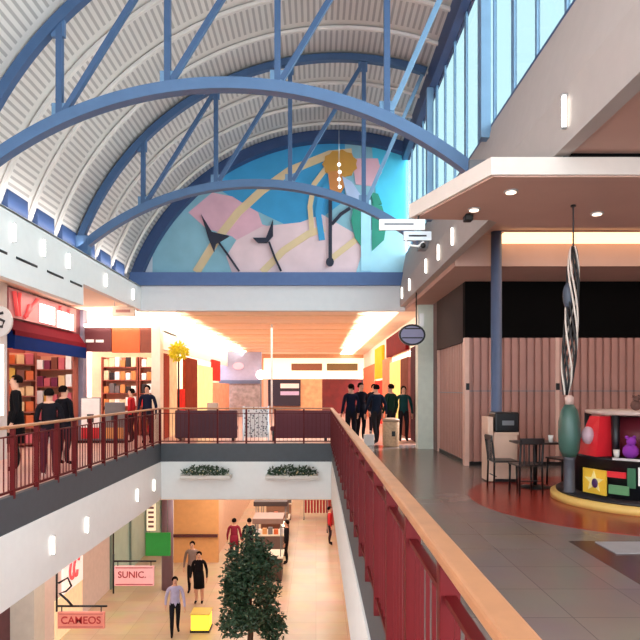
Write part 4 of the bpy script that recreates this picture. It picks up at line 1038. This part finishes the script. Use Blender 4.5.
# stalls on the lower floor
def stall(loc, label, c1, c2, w=1.3):
    t = thing('market_stall', loc, label, 'stall', 'stalls along the lower floor')
    MB().box(-w/2, w/2, -0.5, 0.5, 0.05, 0.85, 0.02).build('counter', mat('stall_%d' % c1[0], c1, 0.5), t)
    MB().box(-w/2 - 0.05, w/2 + 0.05, -0.55, 0.55, 0.85, 0.9).build('worktop', mat('stall_top', (230, 214, 190), 0.4), t)
    for sx in (-1, 1):
        for sy in (-1, 1): MB().tube([(sx*(w/2 - 0.04), sy*0.45, 0.9), (sx*(w/2 - 0.04), sy*0.45, 2.1)], 0.02, 6).build('post', GREYMET, t)
    MB().box(-w/2 - 0.06, w/2 + 0.06, -0.56, 0.56, 2.1, 2.3, 0.02).build('canopy', mat('stallroof_%d' % c2[0], c2, 0.5), t)
    MB().box(-w/2, w/2, -0.45, 0.45, 0.05 - 0.05, 0.05).build('plinth', BLACKMETAL, t)
    return Vector(loc)
stall((-1.9, 25.6, ZL), 'nearest lower stall with grey counter and dark canopy', (110, 84, 76), (60, 42, 40))
stall((-1.95, 28.8, ZL), 'middle lower stall with brown counter and orange canopy', (100, 60, 44), (196, 100, 56))
stall((-2.0, 32.5, ZL), 'farthest lower stall with pale counter and green canopy', (150, 116, 96), (64, 84, 60))
t = thing('globe_lamp', (-1.42, 25.9, ZL + 0.902), 'glowing white globe lamp on the nearest lower stall', 'lamp')
MB().lathe([(0.07, 0), (0.07, 0.02), (0.02, 0.04), (0.02, 0.16)], 14).build('foot', BLACKMETAL, t)
MB().ball((0, 0, 0.28), 0.13).build('globe', mat('lamp_globe', (255, 240, 214), 0.5, emit=2.0, var=0), t)
stall((-1.75, 22.3, ZL), 'low lower stall with umber counter close behind the tree', (84, 56, 44), (128, 96, 84), 1.0)
PAL2 = [('white', (246, 240, 232)), ('amber', (214, 150, 90)), ('grey', (110, 104, 104)), ('orange', (224, 120, 50))]
for j, (yy, st) in enumerate(((25.6, 'nearest'), (28.8, 'middle'), (32.5, 'farthest'))):
    for k in range(5):
        nmc, col = PAL2[(k + j) % 4]
        o = MB().box(-0.09, 0.09, -0.1, 0.1, 0, 0.2 + 0.04 * (k % 3), 0.01).build('packet', mat('packet_' + nmc, col, 0.5), loc=(-2.4 + 0.24 * k + 0.02 * j, yy - 0.35, ZL + 0.902))
        tag(o, f'{nmc} goods box {ORD[k]} along the {st} lower stall counter', 'packet', 'goods boxes on the lower stalls')
# red shops at right and end of lower floor
for i, (x, y, w, c_, lab) in enumerate(((1.0, 29.5, 0.9, (168, 60, 62), 'red fabric rack at the right of the lower floor, nearer one'), (1.35, 31.8, 0.7, (190, 40, 46), 'red fabric rack at the right of the lower floor, farther one'), (0.1, 32.4, 1.5, (160, 28, 34), 'wide red fabric rack at the far end of the lower floor'))):
    t = thing('garment_rack', (x, y, ZL), lab, 'rack', 'red racks of the lower floor')
    for sx in (-1, 1):
        MB().tube([(sx * w/2, 0, 0.04), (sx * w/2, 0, 1.6)], 0.02, 6).build('post', GREYMET, t); MB().box(sx * w/2 - 0.03, sx * w/2 + 0.03, -0.3, 0.3, 0, 0.04).build('foot', BLACKMETAL, t)
    MB().tube([(-w/2, 0, 1.6), (w/2, 0, 1.6)], 0.018, 6).build('rail', GREYMET, t)
    n = int(w / 0.16)
    for k in range(n):
        xx = -w/2 + 0.1 + (w - 0.2) * k / max(1, n - 1)
        f_ = 0.8 + 0.35 * random.random()
        MB().box(xx - 0.05, xx + 0.05, -0.22, 0.22, 0.35, 1.58, 0.02).build('garment', mat(f'garment_{i}_{k % 3}', tuple(min(255, int(q * f_)) for q in c_), 0.8), t)

# little chandelier under vault
t = thing('pendant_light', (0.62, 16.2, 7.4), 'tiny white pendant hanging under the vault before the mural', 'pendant')
MB().tube([(0, 0, 0.3), (0, 0, vault_pt(0.62) - 7.4 - 0.02)], 0.008, 6).build('cable', CHROME, t)
for k in range(4): MB().ball((0.02 * (k % 2), 0, 0.26 - k * 0.2), 0.05).build('bulb', mat('pendant_glow', (255, 255, 250), 0.5, emit=1.5, var=0), t)
MB().tube([(0, 0, 0.3), (0, 0, -0.42)], 0.012, 6).build('stem', CHROME, t)
# slim white pole at far mall
tag(MB().tube([(-1.55, 21.0, 0), (-1.55, 21.0, 3.9)], 0.035, 10).build('column', WHITE), 'slim white pole behind the far railing', 'column', None, 'structure')

# ------------------------------------------------------------------ lights
WARM = (1.0, 0.91, 0.8); WARM2 = (1.0, 0.9, 0.78); PINKW = (1.0, 0.72, 0.6); COOL = (0.82, 0.92, 1.0)
area('lamp_right_near', (5.0, 3.5, 3.9), 3, 4, 26, PINKW)
area('lamp_canopy', (4.6, 7.0, 3.7), 4, 1.4, 14, PINKW)
area('lamp_recess', (5.5, 9.6, 4.3), 4, 1.6, 40, WARM)
area('lamp_right_back', (5.2, 11.8, 3.8), 4, 1.0, 12, PINKW)
area('lamp_left_walk', (-6.1, 8.0, 3.98), 1.6, 10, 120, WARM2)
area('lamp_left_shop', (-6.2, 16.2, 3.98), 1.2, 3.6, 100, WARM2)
area('lamp_left_cove', (-6.1, 18.1, 3.55), 2.0, 0.3, 26, WARM2, (PI * 0.82, 0, 0))
area('lamp_toyshop', (-7.9, 15.8, 3.9), 1.2, 4.0, 110, WARM2)
area('lamp_gift', (-6.2, 19.6, 3.4), 1.6, 1.0, 55, WARM2)
area('ceiling_fill_left', (-4.1, 26, 3.55), 0.3, 16, 110, WARM2, (0, PI * 0.72, 0))  # added fill lamp at the cove edge, lifts the far ceiling
area('ceiling_fill_right', (1.5, 26, 3.55), 0.3, 16, 170, WARM2, (0, -PI * 0.72, 0))  # matching added fill on the other side of the far ceiling
area('vault_fill_left', (-5.12, 7.5, 4.75), 0.15, 18, 70, (1, 0.95, 0.9), (0, PI * 0.80, 0))  # added unseen lamp on the ledge, brightens the vault
area('lamp_far_a', (-1.3, 21.5, 3.75), 4, 5, 140, WARM)
area('lamp_far_b', (-1.3, 29.0, 3.75), 4, 8, 260, WARM)
area('lamp_far_c', (-1.3, 36.0, 3.75), 4, 4, 120, WARM)
area('lamp_lower_left', (-5.9, 12.0, -1.62), 2, 12, 240, WARM2)
area('lamp_lower_far', (-2.0, 23.0, -1.62), 5, 8, 420, WARM2)
area('lamp_lower_end', (-1.5, 35.0, -1.62), 5, 14, 520, WARM)
area('lamp_lower_right', (1.4, 10.0, -1.62), 1.2, 14, 120, WARM2)

w = bpy.data.worlds.new('sky'); bpy.context.scene.world = w; w.use_nodes = True
bg = w.node_tree.nodes['Background']; bg.inputs[0].default_value = (0.76, 0.92, 1.0, 1); bg.inputs[1].default_value = 5.0
l = bpy.data.lights.new('daylight', 'SUN'); l.energy = 58; l.angle = math.radians(100); l.color = (1.0, 0.93, 0.97)
o = bpy.data.objects.new('daylight', l); C.objects.link(o); o.rotation_euler = (0, math.radians(66), math.radians(-6))

# ------------------------------------------------------------------ camera
cd = bpy.data.cameras.new('camera'); cam = bpy.data.objects.new('camera', cd); C.objects.link(cam)
cam.location = (0, 0, EYE); cam.rotation_euler = (PI/2, 0, 0)
cd.sensor_width = 36; cd.lens = F / 640 * 36; cd.shift_x = 4 / 640; cd.shift_y = 69 / 640; cd.clip_end = 200
sc = bpy.context.scene; sc.camera = cam
sc.view_settings.view_transform = 'Standard'; sc.view_settings.look = 'None'; sc.view_settings.exposure = 0.0; sc.view_settings.gamma = 1.0
sc.view_settings.use_curve_mapping = False
